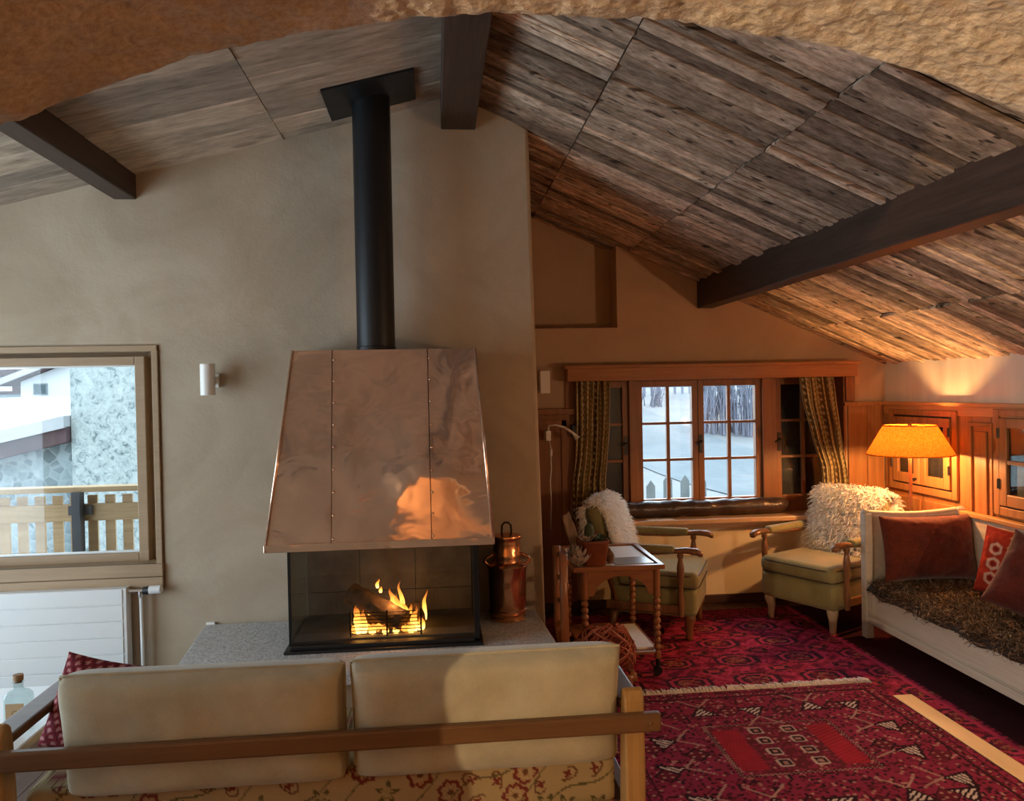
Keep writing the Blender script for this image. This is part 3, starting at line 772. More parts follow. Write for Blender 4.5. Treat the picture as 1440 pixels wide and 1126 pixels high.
for (a, c, e, g) in ((-12.18, 1.79, -11.86, 2.06), (-12.18, 1.20, -11.86, 1.50), (-11.52, 1.32, -11.30, 1.53)):
    mb = MB(); mb.box((a - 0.04, 24.95, c - 0.04), (e + 0.04, 25.02, g + 0.04)); f = mb.build('window', 'house_grey', hw)
    mb = MB(); mb.box((a, 24.93, c), ((a + e) / 2 - 0.015, 24.96, g)); mb.box(((a + e) / 2 + 0.015, 24.93, c), (e, 24.96, g)); mb.build('pane', 'outdoor_window', f)
hg = thing('grey_house', 'distant grey house with a dark window left of the white one', 'house', (-20, 40.5, -1.2))
mb = MB(); mb.box((-26, 40, -1.2), (-17.5, 46, 2.75)); mb.build('wall', 'house_grey', hg)
mb = MB(); mb.box((-26.5, 39.5, 2.75), (-17, 46.5, 3.1)); mb.build('roof', 'fascia', hg)
mb = MB(); mb.box((-21.4, 39.9, 1.9), (-20.1, 40.05, 2.7)); f = mb.build('window', 'fascia', hg)
mb = MB(); mb.box((-21.1, 39.85, 2.05), (-20.5, 39.95, 2.55)); mb.build('pane', 'house_white', f)
bank = MB()
bank.grid(lambda u, v: (-22 + 14 * u, 17 + 6 * v, 0.2 + 1.5 * v + 0.12 * nz(u, v, 1, 5)), 30, 16); struct(bank.build('snow_bank', 'snow', smooth=True))

# snowy lane seen through the old window: bank rising away, packed lane running up to the left
def slope_z(x, yv):
    t = (yv - 6.2) / 12.0
    return -0.5 + 1.9 * t + 0.10 * nz(x, yv, 0, 0.6)
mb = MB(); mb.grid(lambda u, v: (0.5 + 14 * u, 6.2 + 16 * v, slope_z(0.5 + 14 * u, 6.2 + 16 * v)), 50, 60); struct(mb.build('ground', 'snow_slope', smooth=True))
mb = MB()
def lane(u, v):
    yv = 8.6 + 8.4 * v; cx = 5.9 - 2.6 * v - 0.6 * math.sin(v * 3)
    x = cx - 1.25 + 2.5 * u
    return (x, yv, slope_z(x, yv) + 0.012 + 0.012 * math.sin(PI * u) * abs(math.sin(u * 12)))
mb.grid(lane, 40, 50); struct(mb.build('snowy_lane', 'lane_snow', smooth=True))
def picket_fence(name, label, x0, x1, yv, h, base, n, mat, w):
    t = thing(name, label, 'fence', ((x0 + x1) / 2, yv, base))
    for i in range(n):
        x = x0 + (x1 - x0) * i / (n - 1); hh = h * (0.93 + 0.14 * random.random())
        m = MB(); m.prism([(x - w / 2, base), (x + w / 2, base), (x + w / 2, base + hh - w * 0.7), (x, base + hh), (x - w / 2, base + hh - w * 0.7)], 1, yv - 0.012, yv + 0.012); m.build('picket', mat, t)
    for zz_ in (0.35, 0.75):
        m = MB(); m.box((x0, yv + 0.012, base + h * zz_ - 0.02), (x1, yv + 0.03, base + h * zz_ + 0.02)); m.build('rail', mat, t)
picket_fence('picket_fence', 'grey picket fence tips just outside the old window', 1.75, 2.62, 7.5, 0.95, -0.26, 6, 'grey_fence', 0.085)
picket_fence('field_fence', 'distant grey rail fence at the top of the snowy slope', 4.6, 6.1, 18.2, 0.75, 1.36, 9, 'bare_twig', 0.06)
def bush(label, x, yv, h, seed, n=26, spread=0.35):
    r = random.Random(seed); base = slope_z(x, yv) - 0.05; m = MB()
    for i in range(n):
        a = r.uniform(-0.16, 0.16); b = r.uniform(-0.15, 0.15); p0 = Vector((x + r.uniform(-spread, spread), yv + r.uniform(-0.25, 0.25), base))
        hh = h * r.uniform(0.6, 1.0); p1 = p0 + Vector((a * 0.4, b * 0.4, hh * 0.5)); p2 = p0 + Vector((a, b, hh))
        m.tube([p0, p1, p2], [0.016, 0.011, 0.004], 4)
        for q in range(4):
            s0 = p0 + (p2 - p0) * r.uniform(0.2, 0.9); m.tube([s0, s0 + Vector((r.uniform(-0.14, 0.14), r.uniform(-0.1, 0.1), hh * 0.25))], [0.007, 0.003], 3)
    o = m.build('bare_bush', 'bare_twig'); tag(o, label, 'bush', 'leafless bushes on the snowy slope')
bush('low leafless bush seen through the upper left panes of the old window', 4.55, 17.0, 0.75, 3, 34, 0.5)
bush('tall leafless bush just right of the middle stile of the old window', 5.10, 14.0, 1.45, 4, 70, 0.26)
bush('tall leafless bush behind the top right pane of the old window', 5.78, 14.0, 1.45, 5, 70, 0.30)
# ------------------------------------------------------------------ fireplace
HZ = 0.432
h = thing('hearth', 'long grey granite hearth slab on a plastered plinth under the fireplace', 'hearth', (-0.3, 3.7, 0))
mb = MB(); mb.prism([(-1.20, 4.095), (-1.13, 3.30), (0.545, 3.30), (0.50, 4.095)], 2, HZ - 0.06, HZ); mb.build('slab', 'granite', h, bevel=0.006)
mb = MB(); mb.prism([(-1.14, 4.095), (-1.07, 3.38), (0.50, 3.38), (0.46, 4.095)], 2, 0.0, HZ - 0.06); mb.build('plinth', 'plaster', h)

fb = thing('fireplace_insert', 'glass fronted black fire box standing on the granite hearth', 'fireplace', (-0.25, 3.85, HZ))
FX0, FX1, FY = -0.685, 0.180, 3.58
mb = MB(); mb.box((FX0 - 0.02, FY - 0.035, HZ), (FX1 + 0.015, 4.09, HZ + 0.012)); mb.box((FX0 + 0.005, FY - 0.012, HZ + 0.012), (FX1, 4.09, HZ + 0.030)); mb.build('base_tray', 'black_base', fb, bevel=0.003)
mb = MB(); mb.box((FX0 + 0.01, FY - 0.003, HZ + 0.030), (FX1 - 0.02, FY + 0.003, 0.905)); mb.build('front_glass', 'fire_glass', fb)
mb = MB(); mb.box((FX0, FY, HZ + 0.030), (FX0 + 0.006, 4.09, 0.905)); mb.build('side_glass', 'fire_glass', fb)
mb = MB(); mb.box((FX1 - 0.025, FY - 0.012, HZ + 0.012), (FX1, FY + 0.02, 0.92)); mb.build('corner_post', 'black_metal', fb)
mb = MB(); mb.box((FX1 - 0.012, FY + 0.02, HZ + 0.03), (FX1, 4.09, 0.92)); mb.build('side_panel', 'black_metal', fb)
mb = MB(); mb.box((FX0 + 0.001, FY - 0.006, HZ + 0.03), (FX0 + 0.012, FY + 0.006, 0.905)); mb.build('glass_edge', 'black_metal', fb)
mb = MB(); mb.box((FX0, FY - 0.01, 0.895), (FX1, FY + 0.02, 0.918)); mb.build('top_rail', 'black_metal', fb)
mb = MB()
xs = [FX0 + 0.008, -0.41, -0.125, FX1 - 0.014]
for i in range(3):
    for z0, z1 in ((HZ + 0.030, 0.58), (0.583, 0.80), (0.803, 0.925)): mb.box((xs[i] + 0.001, 4.045, z0), (xs[i + 1] - 0.001, 4.085, z1))
mb.build('back_panel', 'fire_stone', fb, bevel=0.002)
mb = MB(); mb.box((FX0 + 0.012, FY + 0.05, HZ + 0.030), (FX1 - 0.015, 4.045, HZ + 0.036)); mb.build('fire_bed', 'fire_stone', fb)
mb = MB(); mb.box((FX0, FY, 0.92), (FX1, 4.09, 0.935)); mb.build('top_plate', 'black_metal', fb)

g = thing('fire_grate', 'low black wire fire grate in front of the burning logs', 'grate', (-0.24, 3.655, HZ + 0.036))
for k in range(7):
    mb = MB(); z = 0.482 + 0.0165 * k
    mb.tube([(-0.425 + 0.004 * k, 3.735, z), (-0.42 + 0.004 * k, 3.640, z), (-0.09 - 0.004 * k, 3.640, z), (-0.085 - 0.004 * k, 3.735, z)], 0.0022, 6); mb.build('wire', 'iron', g)
for x in (-0.418, -0.25, -0.092):
    mb = MB(); mb.box((x - 0.004, 3.643, HZ + 0.036), (x + 0.004, 3.651, 0.59)); mb.build('upright', 'iron', g)

def log(label, p0, p1, r, mat='charred_log', seed=0):
    p0 = Vector(p0); p1 = Vector(p1); m = MB(); n = 9
    pts = [p0.lerp(p1, k / n) for k in range(n + 1)]
    m.tube(pts, [r * (1 + 0.12 * nz(k, seed, 0, 1.3)) for k in range(n + 1)], 12)
    m.v = [tuple(Vector(v) + Vector((nz(v[0], v[1], v[2], 28), nz(v[1], v[2], v[0], 28), nz(v[2], v[0], v[1], 28))) * r * 0.16) for v in m.v]
    t = m.build('firewood_log', mat, smooth='auto'); tag(t, label, 'log', 'logs burning in the fireplace'); return t
log('split log lying aslant across the top of the fire', (-0.43, 3.795, 0.635), (-0.175, 3.675, 0.525), 0.052, 'charred_log', 1)
log('charred log lying level at the back of the fire', (-0.40, 3.805, 0.522), (-0.10, 3.805, 0.525), 0.05, 'charred_log', 2)
log('short charred log at the lower right of the fire', (-0.26, 3.715, 0.512), (-0.085, 3.765, 0.515), 0.042, 'charred_log', 3)
em = MB()
for k in range(38):
    x, yv, r = random.uniform(-0.42, -0.09), random.uniform(3.665, 3.9), random.uniform(0.010, 0.022)
    em.lathe([(0.001, -r), (r, -r * 0.3), (r * 0.8, r * 0.6), (0.001, r)], (x, yv, HZ + 0.036 + r), 6)
o = em.build('embers', 'ember_glow'); tag(o, 'glowing orange embers heaped under the burning logs', 'embers', kind='stuff')
fl = MB(); cols = []
def tongue(x, yv, z, hgt, w, seed):
    nu, nv = 10, 16
    def fn(u, v):
        a = 2 * PI * u; rr = w * (math.sin(PI * min(1, (v * 0.92 + 0.14))) ** 0.8) * (1 - v * 0.55) if v < 1 else 0.0
        ox = 0.30 * hgt * v * v * nz(seed, v * 2.0, 0) + 0.05 * hgt * math.sin(v * 6 + seed) * v; oy = 0.15 * hgt * v * nz(0, seed, v * 2)
        return (x + ox + rr * math.cos(a), yv + oy + rr * 0.5 * math.sin(a), z + hgt * v)
    fl.grid(fn, nu, nv, True)
    for j in range(nv):
        for i in range(nu): cols.append((j / (nv - 1),) * 3 + (1,))
for x, yv, z, hg, w, sd in ((-0.385, 3.670, 0.475, 0.15, 0.020, 1), (-0.36, 3.680, 0.475, 0.12, 0.024, 2), (-0.395, 3.735, 0.49, 0.11, 0.02, 3), (-0.32, 3.675, 0.47, 0.06, 0.022, 4), (-0.225, 3.735, 0.55, 0.13, 0.022, 5), (-0.20, 3.725, 0.53, 0.12, 0.022, 6), (-0.17, 3.735, 0.52, 0.10, 0.02, 7), (-0.145, 3.725, 0.50, 0.10, 0.018, 8), (-0.125, 3.685, 0.47, 0.13, 0.022, 9), (-0.095, 3.690, 0.475, 0.07, 0.028, 10), (-0.14, 3.670, 0.47, 0.06, 0.026, 11), (-0.21, 3.670, 0.47, 0.05, 0.02, 12), (-0.26, 3.670, 0.47, 0.05, 0.02, 13), (-0.185, 3.795, 0.53, 0.17, 0.014, 14), (-0.075, 3.765, 0.5, 0.16, 0.013, 15), (-0.30, 3.775, 0.66, 0.05, 0.010, 16), (-0.285, 3.765, 0.64, 0.035, 0.010, 17), (-0.34, 3.765, 0.52, 0.10, 0.022, 18)):
    tongue(x, yv, z, hg, w, sd)
o = fl.build('flames', 'flame', smooth=True, colors=cols); tag(o, 'yellow and orange flames rising around the logs behind the fireplace glass', 'fire', kind='stuff')
bulb(None, (-0.22, 3.68, 0.60), LAMP_FIRE, (1.0, 0.42, 0.12), 0.06, 'fire_light')

# copper hood
hd = thing('fireplace_hood', 'large polished copper hood of riveted sheets over the glass fire box', 'hood', (-0.25, 3.8, 0.92))
HB = dict(x0=-0.755, x1=0.243, y=3.45, z=0.918); HT = dict(x0=-0.665, x1=0.190, y=3.72, z=1.806)
ex0 = lambda v: HB['x0'] + (HT['x0'] - HB['x0']) * v
ex1 = lambda v: HB['x1'] + (HT['x1'] - HB['x1']) * v
sa = lambda v: -0.470 - 0.012 * v; sb = lambda v: -0.032 - 0.004 * v
def hood_pt(x, v, off=0.0):
    """a point of the gently dented front of the hood"""
    yv = HB['y'] + (HT['y'] - HB['y']) * v; z = HB['z'] + (HT['z'] - HB['z']) * v
    ug = min(1, max(0, (x - ex0(v)) / (ex1(v) - ex0(v)))); e = math.sin(PI * ug) ** 0.6 * math.sin(PI * v) ** 0.7
    d = off + e * (0.020 * nz(x, z, 3.3, 2.4) + 0.007 * nz(x, z, 8.1, 6.0) + 0.062 * math.exp(-((x - 0.0) ** 2 + (z - 1.28) ** 2) / 0.055) + 0.0022 * nz(x, z, 4.4, 15.0))
    d += e * 0.016 * max(0, (x + 0.08)) * 4.0 * nz(x, z, 1.7, 7.0)
    return (x, yv - d * 0.957, z - d * 0.29)
def hood_sheet(s0, s1, off, name):
    m = MB(); m.grid(lambda u, v: hood_pt(s0(v) + (s1(v) - s0(v)) * u, v, off), 60, 90); ob = m.build(name, 'copper_sheet', hd, smooth=True)
    md = ob.modifiers.new('thickness', 'SOLIDIFY'); md.thickness = 0.0025; md.offset = 0; md.use_rim = False
    return ob
hood_sheet(ex0, lambda v: sa(v) + 0.012, 0.0, 'front_sheet')
hood_sheet(sa, lambda v: sb(v) + 0.012, 0.0012, 'front_sheet')
hood_sheet(sb, ex1, 0.0, 'front_sheet')
for sm in (sa, sb):
    m = MB(); m.grid(lambda u, v: hood_pt(sm(v) - 0.0025 + 0.005 * u, v, 0.0032), 3, 60); m.build('lap_seam', 'copper_dark', hd, smooth=True)
for e, sg in ((ex0, -1), (ex1, 1)):
    m = MB()
    m.grid(lambda u, v: (e(v) + sg * 0.001, HB['y'] + (HT['y'] - HB['y']) * v + (4.098 - (HB['y'] + (HT['y'] - HB['y']) * v)) * u, HB['z'] + (HT['z'] - HB['z']) * v), 12, 20)
    ob = m.build('side_sheet', 'copper_sheet', hd, smooth=True); md = ob.modifiers.new('thickness', 'SOLIDIFY'); md.thickness = 0.003; md.offset = 0
    m = MB(); m.tube([(e(0), HB['y'] - 0.001, HB['z']), (e(1), HT['y'] - 0.001, HT['z'])], 0.0065, 8); m.build('corner_fold', 'copper_sheet', hd, smooth=True)
mb = MB(); mb.box((HT['x0'], HT['y'], HT['z'] - 0.004), (HT['x1'], 4.098, HT['z'])); mb.build('top_sheet', 'copper_sheet', hd)
mb = MB(); mb.box((HB['x0'] - 0.004, HB['y'] - 0.006, HB['z'] - 0.004), (HB['x1'] + 0.004, HB['y'] + 0.002, HB['z'] + 0.030)); mb.build('bottom_rim', 'copper_sheet', hd, bevel=0.002)
riv = None
for seam in (sa, sb):
    for k in range(9):
        v = 0.05 + 0.9 * k / 8
        if riv is None:
            m = LB(); m.lathe([(0.0065, 0), (0.0055, 0.003), (0.003, 0.0045)], seg=10, mtx=Matrix.Rotation(PI / 2 - 0.29, 4, 'X')); riv = m.build('rivet', 'copper_sheet', hd, smooth=True); r_ = riv
        else: r_ = riv.copy(); C.objects.link(r_)
        r_.location = Vector(hood_pt(seam(v) + 0.008, v, 0.003)) - hd.location

pp = thing('stove_pipe', 'black round stove pipe rising from the copper hood to the ceiling', 'stove pipe', (-0.287, 3.86, 1.80))
mb = MB(); mb.lathe([(0.0925, 1.807), (0.0925, 3.06)], (-0.287, 3.86, 0), 40); mb.build('pipe', 'black_metal', pp, smooth='auto')
mb = MB(); mb.lathe([(0.096, 1.807), (0.096, 1.825), (0.0925, 1.828)], (-0.287, 3.86, 0), 40); mb.build('collar', 'black_metal', pp, smooth='auto')
mb = MB(); a, c = -0.492, -0.07
mb.add([(a, 3.59, zl(a) - 0.008), (c, 3.59, zl(c) - 0.008), (c, 3.95, zl(c) - 0.008), (a, 3.98, zl(a) - 0.008), (a, 3.59, zl(a) + 0.004), (c, 3.59, zl(c) + 0.004), (c, 3.95, zl(c) + 0.004), (a, 3.98, zl(a) + 0.004)], [(0, 1, 2, 3), (7, 6, 5, 4), (0, 4, 5, 1), (1, 5, 6, 2), (2, 6, 7, 3), (3, 7, 4, 0)])
mb.build('ceiling_plate', 'black_metal', pp)

# copper churn on the hearth
cp = thing('copper_churn', 'tall lidded copper churn with ear handles standing on the hearth', 'churn', (0.345, 3.95, HZ))
def LP(prof, c, name, mat, par, seg=40, smooth='auto', **k):
    m = MB(); m.lathe(prof, c, seg, **k); return m.build(name, mat, par, smooth=smooth)
cc = (0.345, 3.95, HZ)
LP([(0.085, 0.0), (0.094, 0.004), (0.094, 0.018), (0.088, 0.024), (0.090, 0.034), (0.098, 0.042), (0.098, 0.052), (0.092, 0.058)], cc, 'base_ring', 'copper_pot', cp)
LP([(0.092, 0.058), (0.095, 0.08), (0.097, 0.20), (0.098, 0.262), (0.104, 0.270), (0.104, 0.277), (0.096, 0.284), (0.074, 0.297)], cc, 'body', 'copper_pot', cp)
LP([(0.074, 0.297), (0.071, 0.318), (0.074, 0.335), (0.070, 0.343), (0.073, 0.360), (0.069, 0.368), (0.073, 0.385), (0.070, 0.398), (0.073, 0.413)], cc, 'neck', 'copper_pot', cp)
ld = LP([(0.077, 0.413), (0.079, 0.420), (0.077, 0.428), (0.040, 0.436), (0.012, 0.440)], cc, 'lid', 'copper_pot', cp)
m = MB(); m.tube([(0.320, 3.95, HZ + 0.436), (0.322, 3.95, HZ + 0.478), (0.335, 3.95, HZ + 0.492), (0.355, 3.95, HZ + 0.492), (0.368, 3.95, HZ + 0.478), (0.370, 3.95, HZ + 0.436)], 0.0055, 8); m.build('lid_handle', 'iron', ld, smooth=True)
for sg in (-1, 1):
    m = MB(); m.tube([(0.345 + sg * (0.070 + 0.045 * math.sin(PI * k / 8)), 3.935, HZ + 0.335 - 0.065 * k / 8) for k in range(9)], 0.008, 8); m.build('ear_handle', 'copper_pot', cp, smooth=True)

# ------------------------------------------------------------------ wall fittings, radiator
s = thing('wall_sconce', 'white tube wall light between the large window and the hood', 'wall light', (-1.14, 4.09, 1.68))
LP([(0.032, 1.605), (0.036, 1.607), (0.036, 1.762), (0.032, 1.764)], (-1.135, 4.01, 0), 'tube_shade', 'white_lamp', s, 28)
mb = MB(); mb.box((-1.145, 4.03, 1.66), (-1.115, 4.085, 1.70)); mb.build('bracket', 'white_lamp', s, bevel=0.003)
mb = MB(); mb.box((-1.155, 4.082, 1.645), (-1.10, 4.099, 1.715)); mb.build('wall_plate', 'white_lamp', s, bevel=0.003)
s = thing('wall_sconce', 'white box wall light high in the alcove corner above the reading lamp', 'wall light', (0.77, 5.5, 1.65))
mb = MB(); mb.box((0.735, 5.43, 1.575), (0.805, 5.50, 1.735)); mb.build('box_shade', 'white_lamp', s, bevel=0.004)
mb = MB(); mb.box((0.74, 5.495, 1.61), (0.78, 5.549, 1.70)); mb.build('wall_plate', 'white_lamp', s, bevel=0.003)

rd = thing('radiator', 'white ribbed panel radiator under the large window', 'radiator', (-2.2, 4.05, 0.15))
mb = MB(); mb.box((-3.0, 4.025, 0.16), (-1.575, 4.075, 0.650))
for k in range(6): mb.box((-3.0, 4.018, 0.165 + 0.0815 * k), (-1.575, 4.030, 0.165 + 0.0815 * (k + 1) - 0.006))
mb.build('panel', 'white_enamel', rd, bevel=0.002)
mb = MB(); mb.box((-1.575, 4.022, 0.16), (-1.558, 4.085, 0.652)); mb.build('end_cap', 'white_enamel', rd, bevel=0.002)
mb = MB(); mb.tube([(-1.497, 4.05, 0.622), (-1.494, 4.05, 0.0)], 0.009, 10); mb.build('supply_pipe', 'white_enamel', rd, smooth=True)
mb = MB(); mb.tube([(-1.56, 4.05, 0.630), (-1.485, 4.05, 0.630)], 0.011, 10); mb.tube([(-1.497, 4.05, 0.63), (-1.497, 4.05, 0.60)], 0.014, 10); mb.build('valve', 'chrome', rd, smooth='auto')
mb = MB(); mb.tube([(-1.485, 4.05, 0.630), (-1.455, 4.05, 0.632)], [0.018, 0.022], 14); mb.build('valve_collar', 'black_metal', rd, smooth='auto')
mb = MB(); mb.tube([(-1.455, 4.05, 0.632), (-1.40, 4.05, 0.634), (-1.392, 4.05, 0.634)], [0.022, 0.021, 0.012], 16); mb.build('thermostat_head', 'white_enamel', rd, smooth='auto')
for x in (-1.85, -2.8):
    mb = MB(); mb.box((x - 0.015, 4.07, 0.2), (x + 0.015, 4.10, 0.6)); mb.build('bracket', 'white_enamel', rd)
o = MB(); o.box((-1.195, 4.085, 0.405), (-1.15, 4.099, 0.445)); tag(o.build('wall_socket', 'white_lamp', bevel=0.003), 'small white wall socket low on the wall at the left end of the hearth', 'socket')
rl = thing('reading_lamp', 'bent white reading lamp with dangling cord on the alcove panelling', 'reading lamp', (0.82, 5.45, 1.3))
mb = MB(); mb.tube([(0.785, 5.40, 1.345), (0.83, 5.38, 1.352), (0.89, 5.36, 1.335), (0.945, 5.34, 1.295), (0.965, 5.335, 1.272)], [0.006, 0.007, 0.008, 0.010, 0.013], 10); mb.build('arm', 'white_lamp', rl, smooth=True)
mb = MB(); mb.tube([(0.960, 5.336, 1.280), (0.975, 5.33, 1.255)], [0.012, 0.022], 14); mb.build('lamp_head', 'white_lamp', rl, smooth='auto')
mb = MB(); mb.box((0.765, 5.40, 1.24), (0.80, 5.53, 1.31)); mb.tube([(0.785, 5.42, 1.31), (0.785, 5.40, 1.345)], 0.007, 8); mb.build('bracket', 'white_lamp', rl, bevel=0.004)
mb = MB(); mb.tube([(0.79, 5.415, 1.25), (0.80, 5.41, 1.17), (0.797, 5.41, 1.10), (0.80, 5.412, 1.05), (0.79, 5.41, 0.95), (0.795, 5.41, 0.8), (0.785, 5.41, 0.6)], 0.004, 6); mb.tube([(0.80, 5.41, 1.18), (0.798, 5.41, 1.13)], 0.009, 8); mb.build('cord', 'white_lamp', rl, smooth=True)
o = MB(); o.box((0.958, 5.46, 1.262), (1.012, 5.55, 1.345)); tag(o.build('wall_box', 'black_metal', bevel=0.004), 'small black box on the wall beside the left curtain', 'box')

# ------------------------------------------------------------------ curtains, valance
vl = thing('curtain_valance', 'pine valance board across the top of the old window', 'valance', (2.0, 5.48, 1.66))
mb = MB(); mb.box((0.925, 5.40, 1.655), (3.075, 5.425, 1.745)); mb.build('front_board', 'pine_long', vl, bevel=0.004)
mb = MB(); mb.box((0.905, 5.385, 1.742), (3.095, 5.549, 1.768)); mb.build('top_board', 'pine_long', vl, bevel=0.005)
for x in (0.925, 3.05):
    mb = MB(); mb.box((x, 5.425, 1.655), (x + 0.025, 5.549, 1.742)); mb.build('end_board', 'pine_long', vl)
for x0 in (0.93, 3.055):
    mb = MB(); mb.box((x0, 5.53, 0.66 if x0 < 2 else 1.47), (x0 + 0.07, 5.549, 1.655)); mb.build('side_board', 'window_pine', vl, bevel=0.003)
def curtain(label, rows, npl, seed, y0=5.465):
    """rows: (z, x_left, x_right) from the top down"""
    m = MB(); cols = []; nu, nv = 150, 90
    zs = [r[0] for r in rows][::-1]
    def at(z):
        return (float(np.interp(z, zs, [r[1] for r in rows][::-1])), float(np.interp(z, zs, [r[2] for r in rows][::-1])))
    ztop, zbot = rows[0][0], rows[-1][0]
    def fn(u, v):
        z = ztop + (zbot - ztop) * v; a, b = at(z)
        w = (b - a) / npl
        amp = min(0.028, w * 0.75)
        ph = u * npl * 2 * PI + 1.2 * nz(u * 3, v * 1.5, seed)
        return (a + (b - a) * u + 0.3 * amp * math.sin(2 * ph), y0 + amp * math.sin(ph) + 0.01 * nz(u, v, seed, 4), z)
    m.grid(fn, nu, nv)
    H = (ztop - zbot)
    for j in range(nv):
        for i in range(nu):
            u = i / (nu - 1) * 1.15; z = j / (nv - 1) * H       # cloth metres
            s_ = (u % 0.115) / 0.115
            base = np.array((0.27, 0.20, 0.09)) if s_ < 0.5 else np.array((0.12, 0.075, 0.033))
            c = base
            if 0.06 < s_ < 0.44:                             # a band of wheat-ear ornament
                q = abs(s_ - 0.25) / 0.19; ear = (z / 0.036 - q * 0.7) % 1.0
                if ear < 0.55 and q > 0.12: c = np.array((0.68, 0.56, 0.30))
            elif 0.66 < s_ < 0.84 and ((z / 0.05) % 1.0) < 0.5 and abs(s_ - 0.75) < 0.09 * (1 - abs(((z / 0.05) % 1.0) * 4 - 1)): c = np.array((0.60, 0.48, 0.25))
            elif 0.52 < s_ < 0.56 or 0.94 < s_ < 0.98: c = np.array((0.52, 0.40, 0.20))
            cols.append((*c, 1))
    ob = m.build('curtain', 'curtain_fabric', smooth=True, colors=cols, normals=False)
    md = ob.modifiers.new('thickness', 'SOLIDIFY'); md.thickness = 0.003
    tag(ob, label, 'curtain', 'patterned curtains at the old window')
curtain('gold and olive patterned curtain hanging at the left of the old window', [(1.70, 1.00, 1.245), (1.3, 1.0, 1.235), (1.1, 0.985, 1.215), (0.95, 0.96, 1.20), (0.66, 0.945, 1.205)], 6, 2.0)
curtain('gold and olive patterned curtain gathered at the right of the old window', [(1.70, 2.66, 2.915), (1.45, 2.70, 2.94), (1.2, 2.765, 2.975), (1.0, 2.83, 3.01), (0.66, 2.85, 3.045)], 6, 5.0)

# on the window sill
def roll():
    m = MB(); n = 60
    pts = []; rs = []
    for k in range(n + 1):
        t = k / n; pts.append((1.29 + 1.32 * t, 5.585, 0.703 + 0.004 * nz(t, 0, 0, 9)))
        e = min(t, 1 - t); rs.append(0.060 * min(1, 0.45 + e * 12) * (1 + 0.12 * nz(t, 1, 0, 11)))
    m.tube(pts, rs, 20); m.v = [(v[0], v[1], max(0.641, v[2] + 0.010 * nz(v[0], v[1], v[2], 14))) for v in m.v]
    t = m.build('bolster', 'brown_leather', smooth=True); tag(t, 'long dark brown leather bolster lying on the sill of the old window', 'bolster')
roll()
def sheet(name, label, cat, c, w, d, rz, z, mat, th=0.004, group=None):
    m = MB(); m.box((-w / 2, -d / 2, 0), (w / 2, d / 2, th)); mt = Matrix.Translation((c[0], c[1], z)) @ Matrix.Rotation(rz, 4, 'Z')
    m.v = [tuple(mt @ Vector(v)) for v in m.v]; o = m.build(name, mat, bevel=0.001); tag(o, label, cat, group); return o
sheet('paper', 'white paper sheet lying on the sill below the old window', 'paper', (1.60, 5.487, 0), 0.20, 0.075, 0.12, 0.6405, 'paper', 0.003)
# ------------------------------------------------------------------ pillow builder
def pillow(w, h, t, nu=40, nv=30, p=3.0, crease=0.006, seed=0.0, pattern=None, pinch=0.0):
    """a stuffed cushion in the x-z plane, thickness along y; returns mesh builder + colours"""
    m = LB(); cols = []
    for side in (-1, 1):
        def fn(u, v):
            a, b = 2 * u - 1, 2 * v - 1
            k = (1 - abs(a) ** p) ** 0.5 * (1 - abs(b) ** p) ** 0.5 if abs(a) < 1 and abs(b) < 1 else 0
            px = a * w / 2 * (1 - pinch * (1 - b * b) * abs(a)); pz = b * h / 2 * (1 - pinch * (1 - a * a) * abs(b))
            y = side * (t / 2 * k + (crease * (nz(a * 2, b * 2, seed, 1.6) + 0.5 * nz(a * 2, b * 2, seed + side, 4.0)) * (0.3 + k)))
            if k == 0: y = 0.0
            return (px, y, pz)
        m.grid(fn, nu, nv)
        if pattern is not None:
            for j in range(nv):
                for i in range(nu): cols.append((*pattern((i / (nu - 1) - 0.5) * w, (j / (nv - 1) - 0.5) * h, side), 1))
    return m, (cols if pattern is not None else None)
def place(m, loc, rx=0.0, rz=0.0, ry=0.0):
    mt = Matrix.Translation(loc) @ Matrix.Rotation(rz, 4, 'Z') @ Matrix.Rotation(rx, 4, 'X') @ Matrix.Rotation(ry, 4, 'Y')
    m.v = [tuple(mt @ Vector(v)) for v in m.v]; return m

# ------------------------------------------------------------------ sofa seen from behind
so = thing('sofa', 'wood framed sofa with a flowered seat seen from behind in the foreground', 'sofa', (-0.3, 2.55, 0))
mb = MB(); mb.box((-1.30, 2.185, 0.600), (0.632, 2.215, 0.655)); mb.build('back_rail', 'sofa_wood', so, bevel=0.008, seg=3)
def sofa_post(x0, x1):
    m = MB(); pr = []
    top = 0.712
    # side profile in (y,z): a post leaning back a little, rounded at the top
    for yv, z in ((2.285, 0.0), (2.345, 0.0), (2.300, 0.45), (2.285, 0.66), (2.275, 0.695), (2.255, top), (2.238, 0.705), (2.222, 0.68), (2.217, 0.45), (2.225, 0.2)): pr.append((yv, z))
    m.prism(pr, 0, x0, x1); return m.build('back_post', 'sofa_post_wood', so, bevel=0.008, seg=3)
sofa_post(0.532, 0.592); sofa_post(-1.262, -1.195)
for x0, x1 in ((0.522, 0.600), (-1.275, -1.195)):
    m = MB(); m.box((x0, 2.27, 0.640), (x1, 2.74, 0.668)); m.build('armrest', 'sofa_wood', so, bevel=0.010, seg=3)
    m = MB(); m.box((x0 + 0.015, 2.65, 0.0), (x1 - 0.015, 2.71, 0.64)); m.build('front_leg', 'sofa_post_wood', so, bevel=0.006)
    m = MB(); m.box((x0 + 0.02, 2.32, 0.27), (x1 - 0.02, 2.66, 0.35)); m.build('side_rail', 'sofa_wood', so, bevel=0.004)
